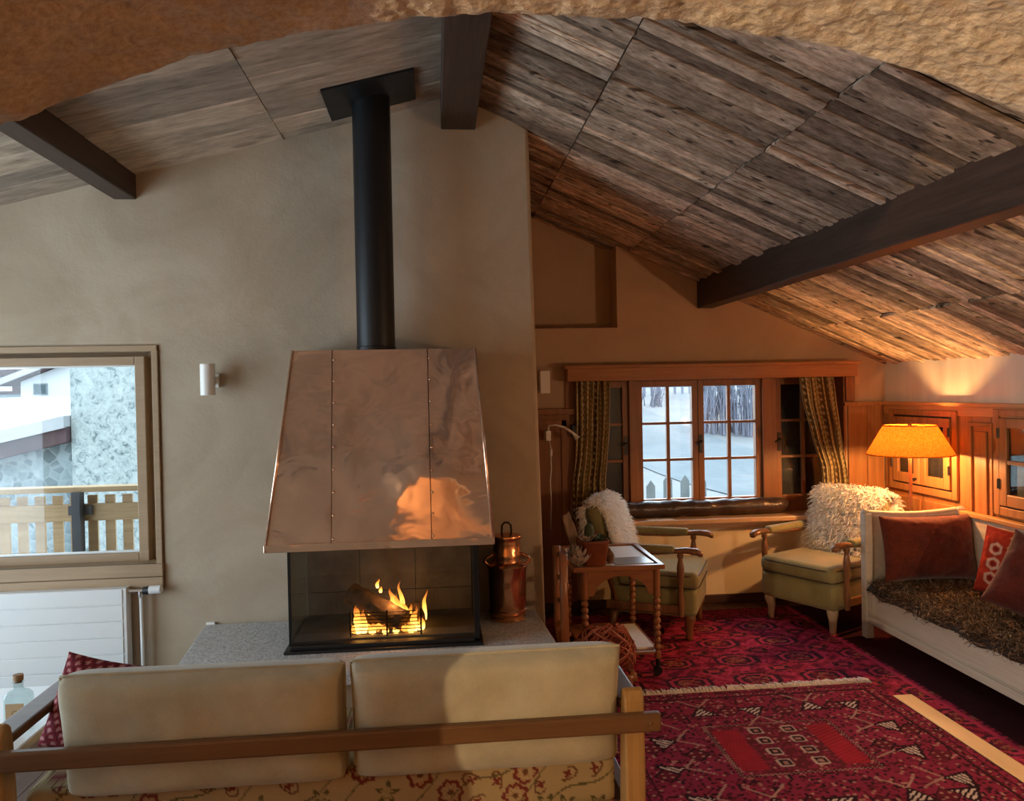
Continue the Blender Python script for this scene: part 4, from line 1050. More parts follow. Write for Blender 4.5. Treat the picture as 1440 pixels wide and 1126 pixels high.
mb = MB(); mb.lathe([(0.005, 0.0), (0.004, 0.002)], (0.60, 2.183, 0.628), 10, mtx=Matrix.Rotation(PI / 2, 4, 'X')); mb.build('screw', 'brass', so)
mb = MB(); mb.box((-1.20, 2.23, 0.24), (0.53, 2.26, 0.345)); mb.build('seat_rail', 'sofa_wood', so, bevel=0.004)
mb = MB(); mb.box((-1.20, 2.68, 0.24), (0.53, 2.71, 0.345)); mb.build('seat_rail', 'sofa_wood', so, bevel=0.004)
# flowered seat: rounded slab whose pattern is woven into the cloth
fl_spots = [(random.uniform(-0.9, 0.9), random.uniform(-0.5, 0.5), random.random() * 6.28, random.choice((0, 1, 2, 2))) for _ in range(900)]
keep = []
for q in fl_spots:
    if all((q[0] - k_[0]) ** 2 + (q[1] - k_[1]) ** 2 > 0.060 ** 2 for k_ in keep): keep.append(q)
KX = np.array([k_[0] for k_ in keep]); KY = np.array([k_[1] for k_ in keep])
def floral(x, z):
    d2 = (KX - x) ** 2 + (KY - z) ** 2; i = int(d2.argmin()); r = math.sqrt(d2[i]); k_ = keep[i]
    a = math.atan2(z - k_[1], x - k_[0]) + k_[2]
    cream = (0.265, 0.20, 0.105); red = (0.115, 0.022, 0.016); green = (0.075, 0.062, 0.024); brown = (0.095, 0.042, 0.02)
    if k_[3] == 0:      # big flower
        R_ = 0.034 * (0.78 + 0.28 * abs(math.cos(3.5 * a)))
        if r < 0.009: return brown
        if abs(r - R_) < 0.0058: return red
        if r < R_ and abs(math.cos(3.5 * a)) > 0.97: return (0.25, 0.12, 0.06)
    elif k_[3] == 1:    # leafy sprig
        R_ = 0.036 * abs(math.cos(2.5 * a)) ** 1.5
        if r < R_: return green if r > R_ * 0.6 else (0.23, 0.19, 0.09)
    else:               # curling stem
        if abs(r - 0.022 - 0.006 * math.sin(2 * a)) < 0.003 and math.sin(a) > -0.4: return brown
        if r < 0.012 * abs(math.cos(2 * a)) + 0.003: return red
    if abs((x * 0.7 + z + 0.03 * math.sin(x * 22)) % 0.12 - 0.06) < 0.003: return green
    return cream
m = MB(); cols = []; X0, X1 = -1.17, 0.512; Y0, Y1 = 2.285, 2.78; Z0, Z1 = 0.345, 0.498
per = []   # section in (y,z): down the back, under, up the front, over the top
rr = 0.03
for cyc, (cy_, cz_) in enumerate(((Y0 + rr, Z1 - rr), (Y0 + rr, Z0 + rr), (Y1 - rr, Z0 + rr), (Y1 - rr, Z1 - rr))):
    a0 = PI / 2 + cyc * PI / 2
    for k in range(5): a = a0 + k / 4 * PI / 2; per.append((cy_ + rr * math.cos(a), cz_ + rr * math.sin(a)))
dense = []
for i in range(len(per)):
    p, q = per[i], per[(i + 1) % len(per)]; L_ = math.dist(p, q); n = max(1, int(L_ / 0.0045)) if (p[0] < 2.36 and q[0] < 2.36) else max(1, int(L_ / 0.05))
    for k in range(n): dense.append((p[0] + (q[0] - p[0]) * k / n, p[1] + (q[1] - p[1]) * k / n))
nx = 370; nd = len(dense); arc = [0.0]
for i in range(1, nd): arc.append(arc[-1] + math.dist(dense[i - 1], dense[i]))
vs = []; fs = []
for i in range(nx):
    x = X0 + (X1 - X0) * i / (nx - 1)
    e = min(x - X0, X1 - x); sh = 0.02 * (1 - min(1, e / 0.02)) ** 2
    for k in range(nd):
        yv, z = dense[k]; cy_, cz_ = (Y0 + Y1) / 2, (Z0 + Z1) / 2
        vs.append((x, yv + (cy_ - yv) * sh, z + (cz_ - z) * sh * 2)); cols.append((*floral(x + 0.3, arc[k] - 0.3 if arc[k] < 0.6 else arc[k] % 0.6 - 0.3), 1))
for i in range(nx - 1):
    for k in range(nd): k2 = (k + 1) % nd; fs.append((i * nd + k, i * nd + k2, (i + 1) * nd + k2, (i + 1) * nd + k))
fs.append(tuple(range(nd))); fs.append(tuple((nx - 1) * nd + k for k in range(nd - 1, -1, -1)))
m.add(vs, fs); m.build('seat', 'printed_fabric', so, smooth='auto', colors=cols)

def back_cushion(label, x0, x1, zc, hgt, seed):
    w = x1 - x0; t = 0.15
    m = LB()
    m.rbox((-w / 2, -t / 2, -hgt / 2), (w / 2, t / 2, hgt / 2), 0.045, 5)
    o_ = thing('back_cushion', label, 'cushion', ((x0 + x1) / 2, 2.30, zc), 0, 'grey linen back cushions of the sofa')
    o_.rotation_euler = (0.16, 0, 0)
    # dense cover with sags and a piped edge
    g_ = LB()
    def cover(u, v):
        return None
    nu, nv = 90, 40
    def sheet_(side):
        def fn(u, v):
            a, b = 2 * u - 1, 2 * v - 1
            e = (1 - abs(a) ** 14) * (1 - abs(b) ** 9)
            top = 0.012 * math.sin(PI * u * 1.3 + seed) + 0.008 * nz(u * 4, seed, 0)
            y = side * (t / 2 * e ** 0.35 + 0.010 * e * math.cos(a * 1.4) * math.cos(b * 1.4) + 0.008 * e * nz(u * 3.2 * w, v * 1.6, seed, 1.4) + 0.003 * e * nz(u * 9 * w, v * 5, seed, 1.4))
            z = b * hgt / 2 * (1 if b < 0 else 1 + top * b * b)
            return (a * w / 2 * (1 - 0.012 * math.cos(b * 1.5)), y, z)
        return fn
    g_.grid(sheet_(-1), nu, nv); g_.grid(sheet_(1), nu, nv)
    c_ = g_.build('cover', 'linen', o_, smooth=True)
    pts = [sheet_(-1)(k / 80, 1.0) for k in range(81)]
    pp_ = LB(); loop = [sheet_(-1)(k / 60, 1) for k in range(61)] + [sheet_(-1)(1, 1 - k / 20) for k in range(1, 21)] + [sheet_(-1)(1 - k / 60, 0) for k in range(1, 61)] + [sheet_(-1)(0, k / 20) for k in range(1, 21)]
    pp_.tube(loop, 0.005, 6); pp_.build('seam', 'linen', o_, smooth=True)
back_cushion('left grey linen back cushion of the sofa, entirely in shade', -1.062, -0.280, 0.652, 0.345, 1.0)
back_cushion('right grey linen back cushion of the sofa, half in warm lamplight', -0.262, 0.528, 0.656, 0.350, 4.3)
def hexdot(x, z, side):
    c = (0.16, 0.02, 0.028)
    q = ((x * 1.0 + z * 0.6) / 0.035) % 1.0; r_ = ((z - x * 0.3) / 0.022) % 1.0
    if abs(q - 0.5) < 0.22 and abs(r_ - 0.5) < 0.25: c = (0.42, 0.20, 0.20)
    if q < 0.12: c = (0.05, 0.012, 0.016)
    return c
m, cols = pillow(0.27, 0.28, 0.11, 70, 60, 3, 0.006, 9, hexdot, 0.05)
place(m, (-1.075, 2.53, 0.640), rx=-0.30, rz=0.05, ry=0.24); o = m.build('throw_cushion', 'kilim_fabric', smooth=True, colors=cols, normals=True)
tag(o, 'small dark red patterned cushion on the sofa, its corner peeping over the back', 'cushion')

# side table with a bottle
tb = thing('side_table', 'pale topped side table beyond the left arm of the sofa', 'side table', (-1.62, 2.85, 0))
mb = MB(); mb.box((-2.05, 2.55, 0.465), (-1.34, 3.15, 0.495)); mb.build('table_top', 'white_enamel', tb, bevel=0.008)
for x in (-2.0, -1.39):
    for yv in (2.6, 3.1):
        mb = MB(); mb.box((x - 0.02, yv - 0.02, 0), (x + 0.02, yv + 0.02, 0.465)); mb.build('leg', 'sofa_post_wood', tb, bevel=0.004)
bt = thing('bottle', 'clear square shouldered bottle with a cork and tan label on the side table', 'bottle', (-1.42, 2.75, 0.495))
m = MB()
def bsec(hw, hd, z, n=32):
    out = []
    for k in range(n):
        a = 2 * PI * k / n; c_, s_ = math.cos(a), math.sin(a); p_ = 0.35
        out.append((-1.42 + math.copysign(abs(c_) ** p_, c_) * hw, 2.75 + math.copysign(abs(s_) ** p_, s_) * hd, z))
    return out
secs = [(0.036, 0.022, 0.496), (0.041, 0.026, 0.500), (0.041, 0.026, 0.600), (0.039, 0.025, 0.612), (0.030, 0.020, 0.622), (0.015, 0.012, 0.628), (0.0125, 0.0115, 0.634), (0.0125, 0.0115, 0.650), (0.015, 0.0135, 0.652), (0.015, 0.0135, 0.657)]
vs = []; fs = []
for q in secs: vs += bsec(*q)
for i in range(len(secs) - 1):
    for k in range(32): fs.append((i * 32 + k, i * 32 + (k + 1) % 32, (i + 1) * 32 + (k + 1) % 32, (i + 1) * 32 + k))
fs.append(tuple(range(31, -1, -1))); fs.append(tuple(len(vs) - 32 + k for k in range(32)))
m.add(vs, fs); m.build('glass_body', 'bottle_glass', bt, smooth='auto')
LP([(0.0115, 0.650), (0.0115, 0.658), (0.016, 0.659), (0.016, 0.674), (0.0155, 0.677)], (-1.42, 2.75, 0), 'cork', 'cork', bt, 20)
m = MB(); m.box((-1.449, 2.7225, 0.512), (-1.391, 2.7238, 0.588)); lb = m.build('label', 'label_paper', bt)
m = MB(); m.lathe([(0.007, 0), (0.009, 0), (0.009, 0.0006), (0.007, 0.0006)], (-1.42, 2.7225, 0.556), 20, mtx=Matrix.Rotation(PI / 2, 4, 'X'), cap=False); m.box((-1.436, 2.7218, 0.531), (-1.404, 2.7226, 0.5325)); m.box((-1.432, 2.7218, 0.526), (-1.408, 2.7226, 0.527)); m.build('label_print', 'label_ink', lb)

# ------------------------------------------------------------------ serving trolley
tr = thing('serving_trolley', 'dark wooden serving trolley with bobbin turned legs beside the chimney corner', 'trolley', (0.97, 4.45, 0))
TX0, TX1, TY0, TY1, TZ = 0.735, 1.225, 4.16, 4.76, 0.615
mb = MB(); mb.box((TX0, TY0, TZ - 0.012), (TX1, TY1, TZ)); mb.build('tray_board', 'trolley_wood_long', tr)
mb = MB(); mb.box((TX0 + 0.03, TY0 + 0.03, TZ + 0.0005), (TX1 - 0.03, TY1 - 0.03, TZ + 0.003)); mb.build('glass_insert', 'paper', tr)
for a, c in (((TX0 - 0.01, TY0 - 0.01, TZ - 0.014), (TX1 + 0.01, TY0 + 0.022, TZ + 0.012)), ((TX0 - 0.01, TY1 - 0.022, TZ - 0.014), (TX1 + 0.01, TY1 + 0.01, TZ + 0.012)), ((TX0 - 0.01, TY0 + 0.022, TZ - 0.014), (TX0 + 0.022, TY1 - 0.022, TZ + 0.012)), ((TX1 - 0.022, TY0 + 0.022, TZ - 0.014), (TX1 + 0.01, TY1 - 0.022, TZ + 0.012))):
    mb = MB(); mb.box(a, c); mb.build('tray_rim', 'trolley_wood_long', tr, bevel=0.004)
for x in (TX0 + 0.055, TX1 - 0.03):
    for yv in (TY0 + 0.03, TY1 - 0.03):
        pr = [(0.019, 0.10), (0.019, 0.135), (0.012, 0.14)]
        for k in range(8):
            z = 0.145 + k * 0.0365; pr += [(0.011, z), (0.019, z + 0.009), (0.021, z + 0.017), (0.019, z + 0.026), (0.011, z + 0.0345)]
        pr += [(0.012, 0.44), (0.020, 0.445), (0.020, TZ - 0.014)]
        m = MB(); m.lathe(pr, (x, yv, 0), 18); lg = m.build('leg', 'trolley_wood', tr, smooth='auto')
        m = MB(); m.lathe([(0.004, -0.009), (0.024, -0.009), (0.027, 0), (0.024, 0.009), (0.004, 0.009)], (x, yv, 0.029), 18, mtx=Matrix.Rotation(PI / 2, 4, 'X')); m.tube([(x, yv, 0.04), (x, yv, 0.10)], 0.012, 10); m.build('caster', 'black_metal', lg, smooth='auto')
def arch_apron(x0, x1, yv, zt, drop):
    pts = [(x0, zt), (x0, zt - drop)]
    for k in range(17):
        t = k / 16; x = x0 + 0.035 + (x1 - x0 - 0.07) * t; pts.append((x, zt - drop + (drop - 0.035) * math.sin(PI * t) ** 0.5))
    pts += [(x1, zt - drop), (x1, zt)]
    m = MB(); m.prism(pts, 1, yv, yv + 0.014); return m
arch_apron(TX0 + 0.07, TX1 - 0.04, TY0 + 0.024, TZ - 0.014, 0.14).build('apron', 'trolley_wood_long', tr)
arch_apron(TX0 + 0.07, TX1 - 0.04, TY1 - 0.038, TZ - 0.014, 0.14).build('apron', 'trolley_wood_long', tr)
mb = MB(); mb.box((TX1 - 0.037, TY0 + 0.05, TZ - 0.07), (TX1 - 0.022, TY1 - 0.05, TZ - 0.014)); mb.build('side_apron', 'trolley_wood', tr)
mb = MB(); mb.box((TX0 + 0.05, TY0 + 0.02, 0.125), (TX1 - 0.015, TY1 - 0.02, 0.140)); mb.build('lower_shelf', 'trolley_wood_long', tr, bevel=0.003)
# on the lower shelf
sheet('magazine', 'white magazine on the lower trolley shelf, nearest its right legs', 'magazine', (1.135, 4.44, 0), 0.10, 0.44, 0.0, 0.1405, 'paper', 0.012, 'magazines on the trolley')
sheet('magazine', 'pale blue magazine on the lower trolley shelf beside the red blanket', 'magazine', (1.02, 4.42, 0), 0.10, 0.40, 0.02, 0.1405, 'magazine_blue', 0.014, 'magazines on the trolley')
sheet('magazine', 'grey covered magazine spread open on the trolley top', 'magazine', (1.08, 4.30, 0), 0.22, 0.17, 0.06, TZ + 0.0035, 'magazine_grey', 0.006, 'magazines on the trolley')
sheet('magazine', 'white magazine under the grey one at the front of the trolley top', 'magazine', (1.04, 4.235, 0), 0.26, 0.08, 0.0, TZ + 0.0035, 'paper', 0.003, 'magazines on the trolley')
# planter, bark, dried plants
pt = thing('planter', 'rust red square clay planter of dry succulents at the trolley corner', 'planter', (0.855, 4.27, TZ + 0.003))
def sqsec(c, hw, z, n=28, p_=0.32, tw=0.5):
    out = []
    for k in range(n):
        a = 2 * PI * k / n; cc_, s_ = math.cos(a), math.sin(a); q = Vector((math.copysign(abs(cc_) ** p_, cc_) * hw, math.copysign(abs(s_) ** p_, s_) * hw)); ca, sa_ = math.cos(tw), math.sin(tw)
        out.append((c[0] + q.x * ca - q.y * sa_, c[1] + q.x * sa_ + q.y * ca, z))
    return out
def loft(secs, cap=True):
    m = MB(); n = len(secs[0]); vs = [p for s_ in secs for p in s_]; fs = []
    for i in range(len(secs) - 1):
        for k in range(n): fs.append((i * n + k, i * n + (k + 1) % n, (i + 1) * n + (k + 1) % n, (i + 1) * n + k))
    if cap: fs.append(tuple(range(n - 1, -1, -1))); fs.append(tuple((len(secs) - 1) * n + k for k in range(n)))
    return m.add(vs, fs)
pc = (0.855, 4.27); z0 = TZ + 0.0035
loft([sqsec(pc, 0.058, z0, tw=0.1), sqsec(pc, 0.063, z0 + 0.005, tw=0.1), sqsec(pc, 0.078, z0 + 0.125, tw=0.1), sqsec(pc, 0.083, z0 + 0.128, tw=0.1), sqsec(pc, 0.083, z0 + 0.142, tw=0.1), sqsec(pc, 0.076, z0 + 0.142, tw=0.1), sqsec(pc, 0.074, z0 + 0.125, tw=0.1)]).build('pot', 'terracotta', pt, smooth='auto')
loft([sqsec(pc, 0.060, z0 + 0.125, tw=0.1), sqsec(pc, 0.066, z0 + 0.132, tw=0.1)]).build('soil', 'soil', pt)
def rosette(name, c, r, par, mat, n=16, seed=0):
    rr_ = random.Random(seed); m = MB()
    for k in range(n):
        a = 2.4 * k; l = r * (0.5 + 0.5 * k / n); el = 1.2 - 1.1 * k / n
        d = Vector((math.cos(a) * math.cos(el), math.sin(a) * math.cos(el), math.sin(el))); s_ = d.cross(Vector((0, 0, 1))).normalized(); w = r * 0.25
        p0 = Vector(c); p1 = p0 + d * l * 0.55; p2 = p0 + d * l + Vector((0, 0, l * 0.15)); up = s_.cross(d) * 0.004
        m.add([p0 - s_ * w * 0.3, p0 + s_ * w * 0.3, p1 + s_ * w, p2, p1 - s_ * w, p1 + up * 2], [(0, 1, 5), (1, 2, 5), (2, 3, 5), (3, 4, 5), (4, 0, 5), (0, 4, 3, 2, 1)])
    return m.build(name, mat, par)
for k, (dx, dy, r) in enumerate(((-0.045, -0.03, 0.055), (0.03, -0.04, 0.05), (0.0, 0.02, 0.055), (0.05, 0.03, 0.05), (-0.05, 0.04, 0.05))):
    rosette('succulent', (pc[0] + dx, pc[1] + dy, z0 + 0.132), r, pt, 'dried_leaf' if k % 2 == 0 else 'cactus_green', 16, k)
m = MB(); m.tube([(0.845, 4.30, z0 + 0.13), (0.845, 4.305, z0 + 0.17), (0.843, 4.31, z0 + 0.205), (0.842, 4.31, z0 + 0.222)], [0.026, 0.030, 0.024, 0.006], 14); m.build('cactus', 'cactus_green', pt, smooth=True)
# driftwood plank leaning behind the planter
m = MB(); n = 14
for k in range(n + 1): pass
def plank(u, v):
    a = 2 * PI * u; w = 0.032 * (1 - 0.25 * v) * (0.75 if v > 0.93 else 1); 
    base = Vector((0.800, 4.30, z0 + 0.0)).lerp(Vector((0.715, 4.33, z0 + 0.275)), v)
    p_ = 0.4; cx_, sx_ = math.cos(a), math.sin(a)
    return (base.x + math.copysign(abs(cx_) ** p_, cx_) * w + 0.006 * nz(u * 3, v * 5, 2), base.y + math.copysign(abs(sx_) ** p_, sx_) * 0.009, base.z + 0.02 * cx_ * (1 if v > 0.9 else 0.3))
m.grid(plank, 24, 20, True); o = m.build('driftwood_plank', 'bark_wood', smooth='auto'); tag(o, 'rough grey brown driftwood plank leaning behind the clay planter', 'driftwood')
# dried flower head
m = MB()
for ring, (nn, rr_, hh) in enumerate(((7, 0.03, 0.10), (10, 0.055, 0.085), (12, 0.07, 0.055))):
    for k in range(nn):
        a = 2 * PI * k / nn + ring * 0.3; d = Vector((math.cos(a), math.sin(a), 0)); s_ = Vector((-d.y, d.x, 0)); c0 = Vector((0.765, 4.235, z0 + 0.005)); w = 0.012 + 0.004 * ring
        p = [c0 + d * 0.012, c0 + d * rr_ * 0.7 + Vector((0, 0, hh * 0.5)), c0 + d * rr_ + Vector((0, 0, hh)), c0 + d * rr_ * 1.12 + Vector((0, 0, hh + 0.02))]
        m.add([p[0] - s_ * w * 0.4, p[0] + s_ * w * 0.4, p[1] - s_ * w, p[1] + s_ * w, p[2] - s_ * w * 0.9, p[2] + s_ * w * 0.9, p[3]], [(0, 1, 3, 2), (2, 3, 5, 4), (4, 5, 6)])
o = m.build('dried_flower', 'dried_leaf'); md = o.modifiers.new('thickness', 'SOLIDIFY'); md.thickness = 0.002; tag(o, 'pale dried flower head at the left front of the trolley', 'dried flower')
for k, (x, yv, z) in enumerate(((0.952, 4.265, z0), (0.958, 4.345, z0))):
    m = MB(); prf = [(0.003, 0.0)]
    for i in range(7):
        t = i / 6; r_ = 0.026 * math.sin(PI * (0.15 + 0.8 * t)) + 0.004; prf += [(r_, 0.006 + 0.075 * t * 0.9), (r_ * 0.72, 0.006 + 0.075 * t * 0.9 + 0.007)]
    prf.append((0.002, 0.082)); m.lathe(prf, (x, yv, z), 14); o = m.build('pinecone', 'pinecone', smooth='auto')
    tag(o, ('brown pine cone right of the clay planter, nearer the viewer', 'brown pine cone right of the clay planter, the farther one')[k], 'pine cone', 'pine cones on the trolley')

# bentwood log cradle with a red knitted throw
cr = thing('bentwood_cradle', 'red brown bentwood cradle standing between the hearth and the trolley', 'cradle', (0.80, 3.9, 0))
for yv in (3.80, 4.02):
    pts = [(0.612, yv, 0.78), (0.612, yv, 0.55), (0.615, yv, 0.36), (0.632, yv, 0.26), (0.668, yv, 0.19), (0.73, yv, 0.15), (0.85, yv, 0.14), (0.93, yv, 0.142), (0.975, yv, 0.15)]
    m = MB(); m.tube(pts, 0.021, 12, flat=0.6); m.build('bent_frame', 'trolley_wood', cr, smooth=True)
    for x in (0.72, 0.94):
        m = MB(); m.tube([(x, yv, 0.15), (x, yv, 0.0)], [0.014, 0.017], 10); m.build('leg', 'trolley_wood', cr, smooth=True)
for x, z in ((0.630, 0.74), (0.630, 0.62), (0.63, 0.50), (0.634, 0.38), (0.668, 0.225), (0.76, 0.168), (0.87, 0.160), (0.955, 0.165)):
    m = MB(); m.box((x - 0.012, 3.80, z - 0.012), (x + 0.012, 4.02, z + 0.012)); m.build('slat', 'trolley_wood', cr, bevel=0.003)
th_ = thing('knitted_throw', 'red and tan netted woollen throw heaped in the bentwood cradle', 'throw', (0.83, 3.91, 0.18))
def heap(u, v):
    a = 2 * PI * u; r_ = 0.5 * PI * v
    k = 1 + 0.12 * nz(math.cos(a), math.sin(a), v * 2, 1.7)
    return (0.835 + 0.165 * math.cos(a) * math.cos(r_) ** 0.7 * k, 3.91 + 0.10 * math.sin(a) * math.cos(r_) ** 0.7 * k, 0.19 + 0.185 * math.sin(r_) ** 0.8 * k + 0.03 * nz(math.cos(a), math.sin(a) + v, 3, 2))
m = MB(); m.grid(heap, 60, 24, True); m.build('wool', 'rust_cushion', th_, smooth=True)
m = MB()
for k in range(60):
    a0 = random.random(); dr = random.choice((-1, 1)) * random.uniform(0.25, 0.6)
    pts = []
    for q in range(10):
        v = q / 10 * 0.97; p_ = Vector(heap((a0 + dr * v) % 1.0, v)); c0 = Vector((0.84, 3.91, 0.22)); pts.append(p_ + (p_ - c0).normalized() * 0.004)
    m.tube(pts, 0.0042, 5)
o = m.build('yarn', 'red_yarn', th_, smooth=True); o['kind'] = 'stuff'
# ------------------------------------------------------------------ armchairs with sheepskins
def armchair(label, loc, rz):
    t = thing('armchair', label, 'armchair', loc, rz, 'olive armchairs under the old window')
    # local frame: front is -y
    def base_sec(z, gx, gy): return z, gx, gy
    m = LB(); m.rbox((-0.285, -0.29, 0.155), (0.285, 0.26, 0.330), 0.035, 4); m.build('seat_base', 'chair_velvet', t, smooth=True)
    m = LB(); m.rbox((-0.285, -0.305, 0.325), (0.285, 0.22, 0.435), 0.045, 5, bulge=0.022); sc_ = m.build('seat_cushion', 'chair_velvet', t, smooth=True)
    for z in (0.338, 0.412):
        m = LB(); lp = []
        for k in range(65):
            a = 2 * PI * k / 64 ; c_, s_ = math.cos(a), math.sin(a); p_ = 0.22
            lp.append((math.copysign(abs(c_) ** p_, c_) * 0.281, -0.043 + math.copysign(abs(s_) ** p_, s_) * 0.259, z))
        m.tube(lp, 0.0045, 6); m.build('piping', 'piping', sc_, smooth=True)
    for sx in (-1, 1):
        m = LB(); m.tube([(sx * 0.235, -0.235, 0.0), (sx * 0.237, -0.24, 0.03), (sx * 0.235, -0.235, 0.09), (sx * 0.24, -0.245, 0.14), (sx * 0.24, -0.24, 0.175)], [0.019, 0.021, 0.026, 0.036, 0.034], 14); m.build('leg', 'pale_leg_wood', t, smooth=True)
        m = LB(); m.tube([(sx * 0.23, 0.27, 0.0), (sx * 0.23, 0.24, 0.16)], [0.018, 0.026], 12); m.build('leg', 'pale_leg_wood', t, smooth=True)
        x = sx * 0.315
        m = LB(); m.lathe([(0.016, 0.17), (0.017, 0.20), (0.021, 0.23), (0.017, 0.30), (0.015, 0.36), (0.021, 0.43), (0.024, 0.47), (0.016, 0.515), (0.013, 0.53), (0.021, 0.545), (0.018, 0.565)], (x, -0.20, 0), 14); m.build('arm_post', 'chair_wood', t, smooth='auto')
        m = LB(); m.tube([(x, 0.30, 0.575), (x, 0.15, 0.560), (x, -0.05, 0.565), (x, -0.16, 0.578), (x, -0.24, 0.585), (x, -0.30, 0.580), (x, -0.325, 0.568), (x, -0.328, 0.552)], [0.020, 0.022, 0.022, 0.024, 0.028, 0.030, 0.027, 0.016], 14, flat=0.72); ar = m.build('armrest', 'chair_wood', t, smooth=True)
        m = LB(); m.rbox((x - 0.034, -0.17, 0.565), (x + 0.034, 0.24, 0.612), 0.022, 4); m.build('arm_pad', 'chair_velvet', ar, smooth=True)
        m = LB(); m.box((x - 0.012, -0.2, 0.19), (x + 0.012, 0.27, 0.24)); m.build('side_rail', 'chair_wood', t, bevel=0.004)
    mt = Matrix.Translation((0, 0.235, 0.40)) @ Matrix.Rotation(-0.30, 4, 'X')
    m = LB(); m.rbox((-0.270, -0.045, -0.09), (0.270, 0.055, 0.455), 0.045, 5, mtx=mt); m.build('backrest', 'chair_velvet', t, smooth=True)
    for sx in (-1, 1):
        m = LB(); m.tube([mt @ Vector((sx * 0.285, 0.03, -0.22)), mt @ Vector((sx * 0.287, 0.03, 0.30))], [0.018, 0.015], 10); m.build('back_post', 'chair_wood', t, smooth=True)
    return t
ch1 = armchair('olive armchair under the left curtain, half hidden by the trolley', (1.45, 5.06, 0), math.radians(64))
CR = ((2.59, 5.03, 0), math.radians(-62))
ch2 = dup(ch1, CR[0], CR[1], 'olive armchair in the corner beside the daybed and lamp')

for ch in ch1.children:      # the left chair stands on dark stained legs
    if ch.name.startswith('leg'):
        ch.material_slots[0].link = 'OBJECT'; ch.material_slots[0].material = M['chair_wood']
def sheepskin(label, loc, rz, seed, hw=0.27):
    t = thing('sheepskin', label, 'sheepskin', loc, rz, 'white sheepskins draped over the armchairs')
    mt = Matrix.Translation((0, 0.235, 0.40)) @ Matrix.Rotation(-0.30, 4, 'X')
    prof = [(-0.075, 0.02), (-0.070, 0.15), (-0.066, 0.30), (-0.062, 0.42), (-0.040, 0.468), (0.005, 0.482), (0.050, 0.468), (0.072, 0.42), (0.078, 0.25)]
    P = [Vector((0, a, b)) for a, b in prof]; cum = [0]
    for i in range(1, len(P)): cum.append(cum[-1] + (P[i] - P[i - 1]).length)
    def at(v):
        s_ = v * cum[-1]
        return Vector((0, float(np.interp(s_, cum, [p.y for p in P])), float(np.interp(s_, cum, [p.z for p in P]))))
    def S(u, v):
        p = at(v); a = 2 * u - 1; w = hw * (1.0 + 0.10 * math.sin(v * 5 + seed) + 0.06 * nz(v * 4, a, seed)) * (0.86 + 0.14 * min(1, v * 5))
        z = p.z - 0.045 * max(0, abs(a) - 0.45) ** 1.5 * (1 if v > 0.35 else 0.2)
        return mt @ Vector((a * w, p.y + 0.012 * a * a, z))
    m = LB(); m.grid(S, 20, 30); h_ = m.build('hide', 'sheep_hide', t, smooth=True, normals=False)
    md = h_.modifiers.new('thickness', 'SOLIDIFY'); md.thickness = 0.006; md.offset = 0
    n = 6500; r = np.random.default_rng(int(seed * 10)); pts = []; nr = []
    for k in range(n):
        u, v = r.random(), r.random(); e = 1e-3
        p = S(u, v); du = S(min(1, u + e), v) - S(max(0, u - e), v); dv = S(u, min(1, v + e)) - S(u, max(0, v - e))
        nn = du.cross(dv).normalized()
        a = 2 * u - 1
        if abs(a) > 0.85: nn = (nn + (mt.to_3x3() @ Vector((math.copysign(1, a), 0, 0))) * 0.8).normalized()
        pts.append(p); nr.append(nn)
    return t, pts, nr
def orient(pts, nr, centre):
    out = []
    for p, q in zip(pts, nr):
        out.append(q if q.dot(p - centre) > 0 else -q)
    return out
for (label, loc, rz, sd, hw) in (('white sheepskin draped over the back of the left armchair', (1.45, 5.06, 0), math.radians(64), 1.3, 0.265), ('white sheepskin draped over the back of the corner armchair beside the daybed', CR[0], CR[1], 3.1, 0.275)):
    t, pts, nr = sheepskin(label, loc, rz, sd, hw)
    nr = orient(pts, nr, (Matrix.Translation((0, 0.235, 0.40)) @ Matrix.Rotation(-0.30, 4, 'X')) @ Vector((0, 0.004, 0.25)))
    fur('fleece', pts, nr, 'white_wool', t, 0.058, 0.0062, 0.55, 0.008, int(sd * 7), 0.35)

# ------------------------------------------------------------------ floor lamp behind the daybed
fl_ = thing('floor_lamp', 'floor lamp with a wide speckled orange shade behind the daybed head', 'lamp', (3.06, 4.76, 0))
lx, ly = 3.06, 4.76
LP([(0.13, 0.0), (0.13, 0.012), (0.05, 0.022), (0.014, 0.04)], (lx, ly, 0), 'base', 'brass', fl_)
LP([(0.011, 0.03), (0.011, 1.115)], (lx, ly, 0), 'pole', 'pine', fl_, 14)
m = MB(); m.lathe([(0.262, 1.135), (0.158, 1.322)], (lx, ly, 0), 64, cap=False); sh = m.build('lamp_shade', 'orange_shade', fl_, smooth=True)
for r_, z in ((0.262, 1.135), (0.158, 1.322)):
    m = MB(); m.tube([(lx + r_ * math.cos(2 * PI * k / 48), ly + r_ * math.sin(2 * PI * k / 48), z) for k in range(49)], 0.004, 6, cap=False); m.build('shade_ring', 'orange_shade', sh, smooth=True)
m = MB()
for k in range(3):
    a = 2 * PI * k / 3 + 0.4; m.tube([(lx, ly, 1.318), (lx + 0.158 * math.cos(a), ly + 0.158 * math.sin(a), 1.320)], 0.003, 6)
m.lathe([(0.012, 1.31), (0.014, 1.322), (0.006, 1.336)], (lx, ly, 0), 12); m.tube([(lx + 0.01, ly, 1.11), (lx + 0.035, ly, 1.16), (lx + 0.035, ly, 1.24), (lx, ly, 1.318)], 0.003, 6); m.build('shade_spider', 'brass', sh, smooth=True)
m = MB(); m.lathe([(0.004, 1.115), (0.016, 1.125), (0.024, 1.155), (0.016, 1.18), (0.003, 1.188)], (lx, ly, 0), 18); m.build('bulb', 'lamp_glow', fl_, smooth=True)
bulb(fl_, (0, 0, 1.155), LAMP_FLOOR, (1.0, 0.50, 0.17), 0.028)

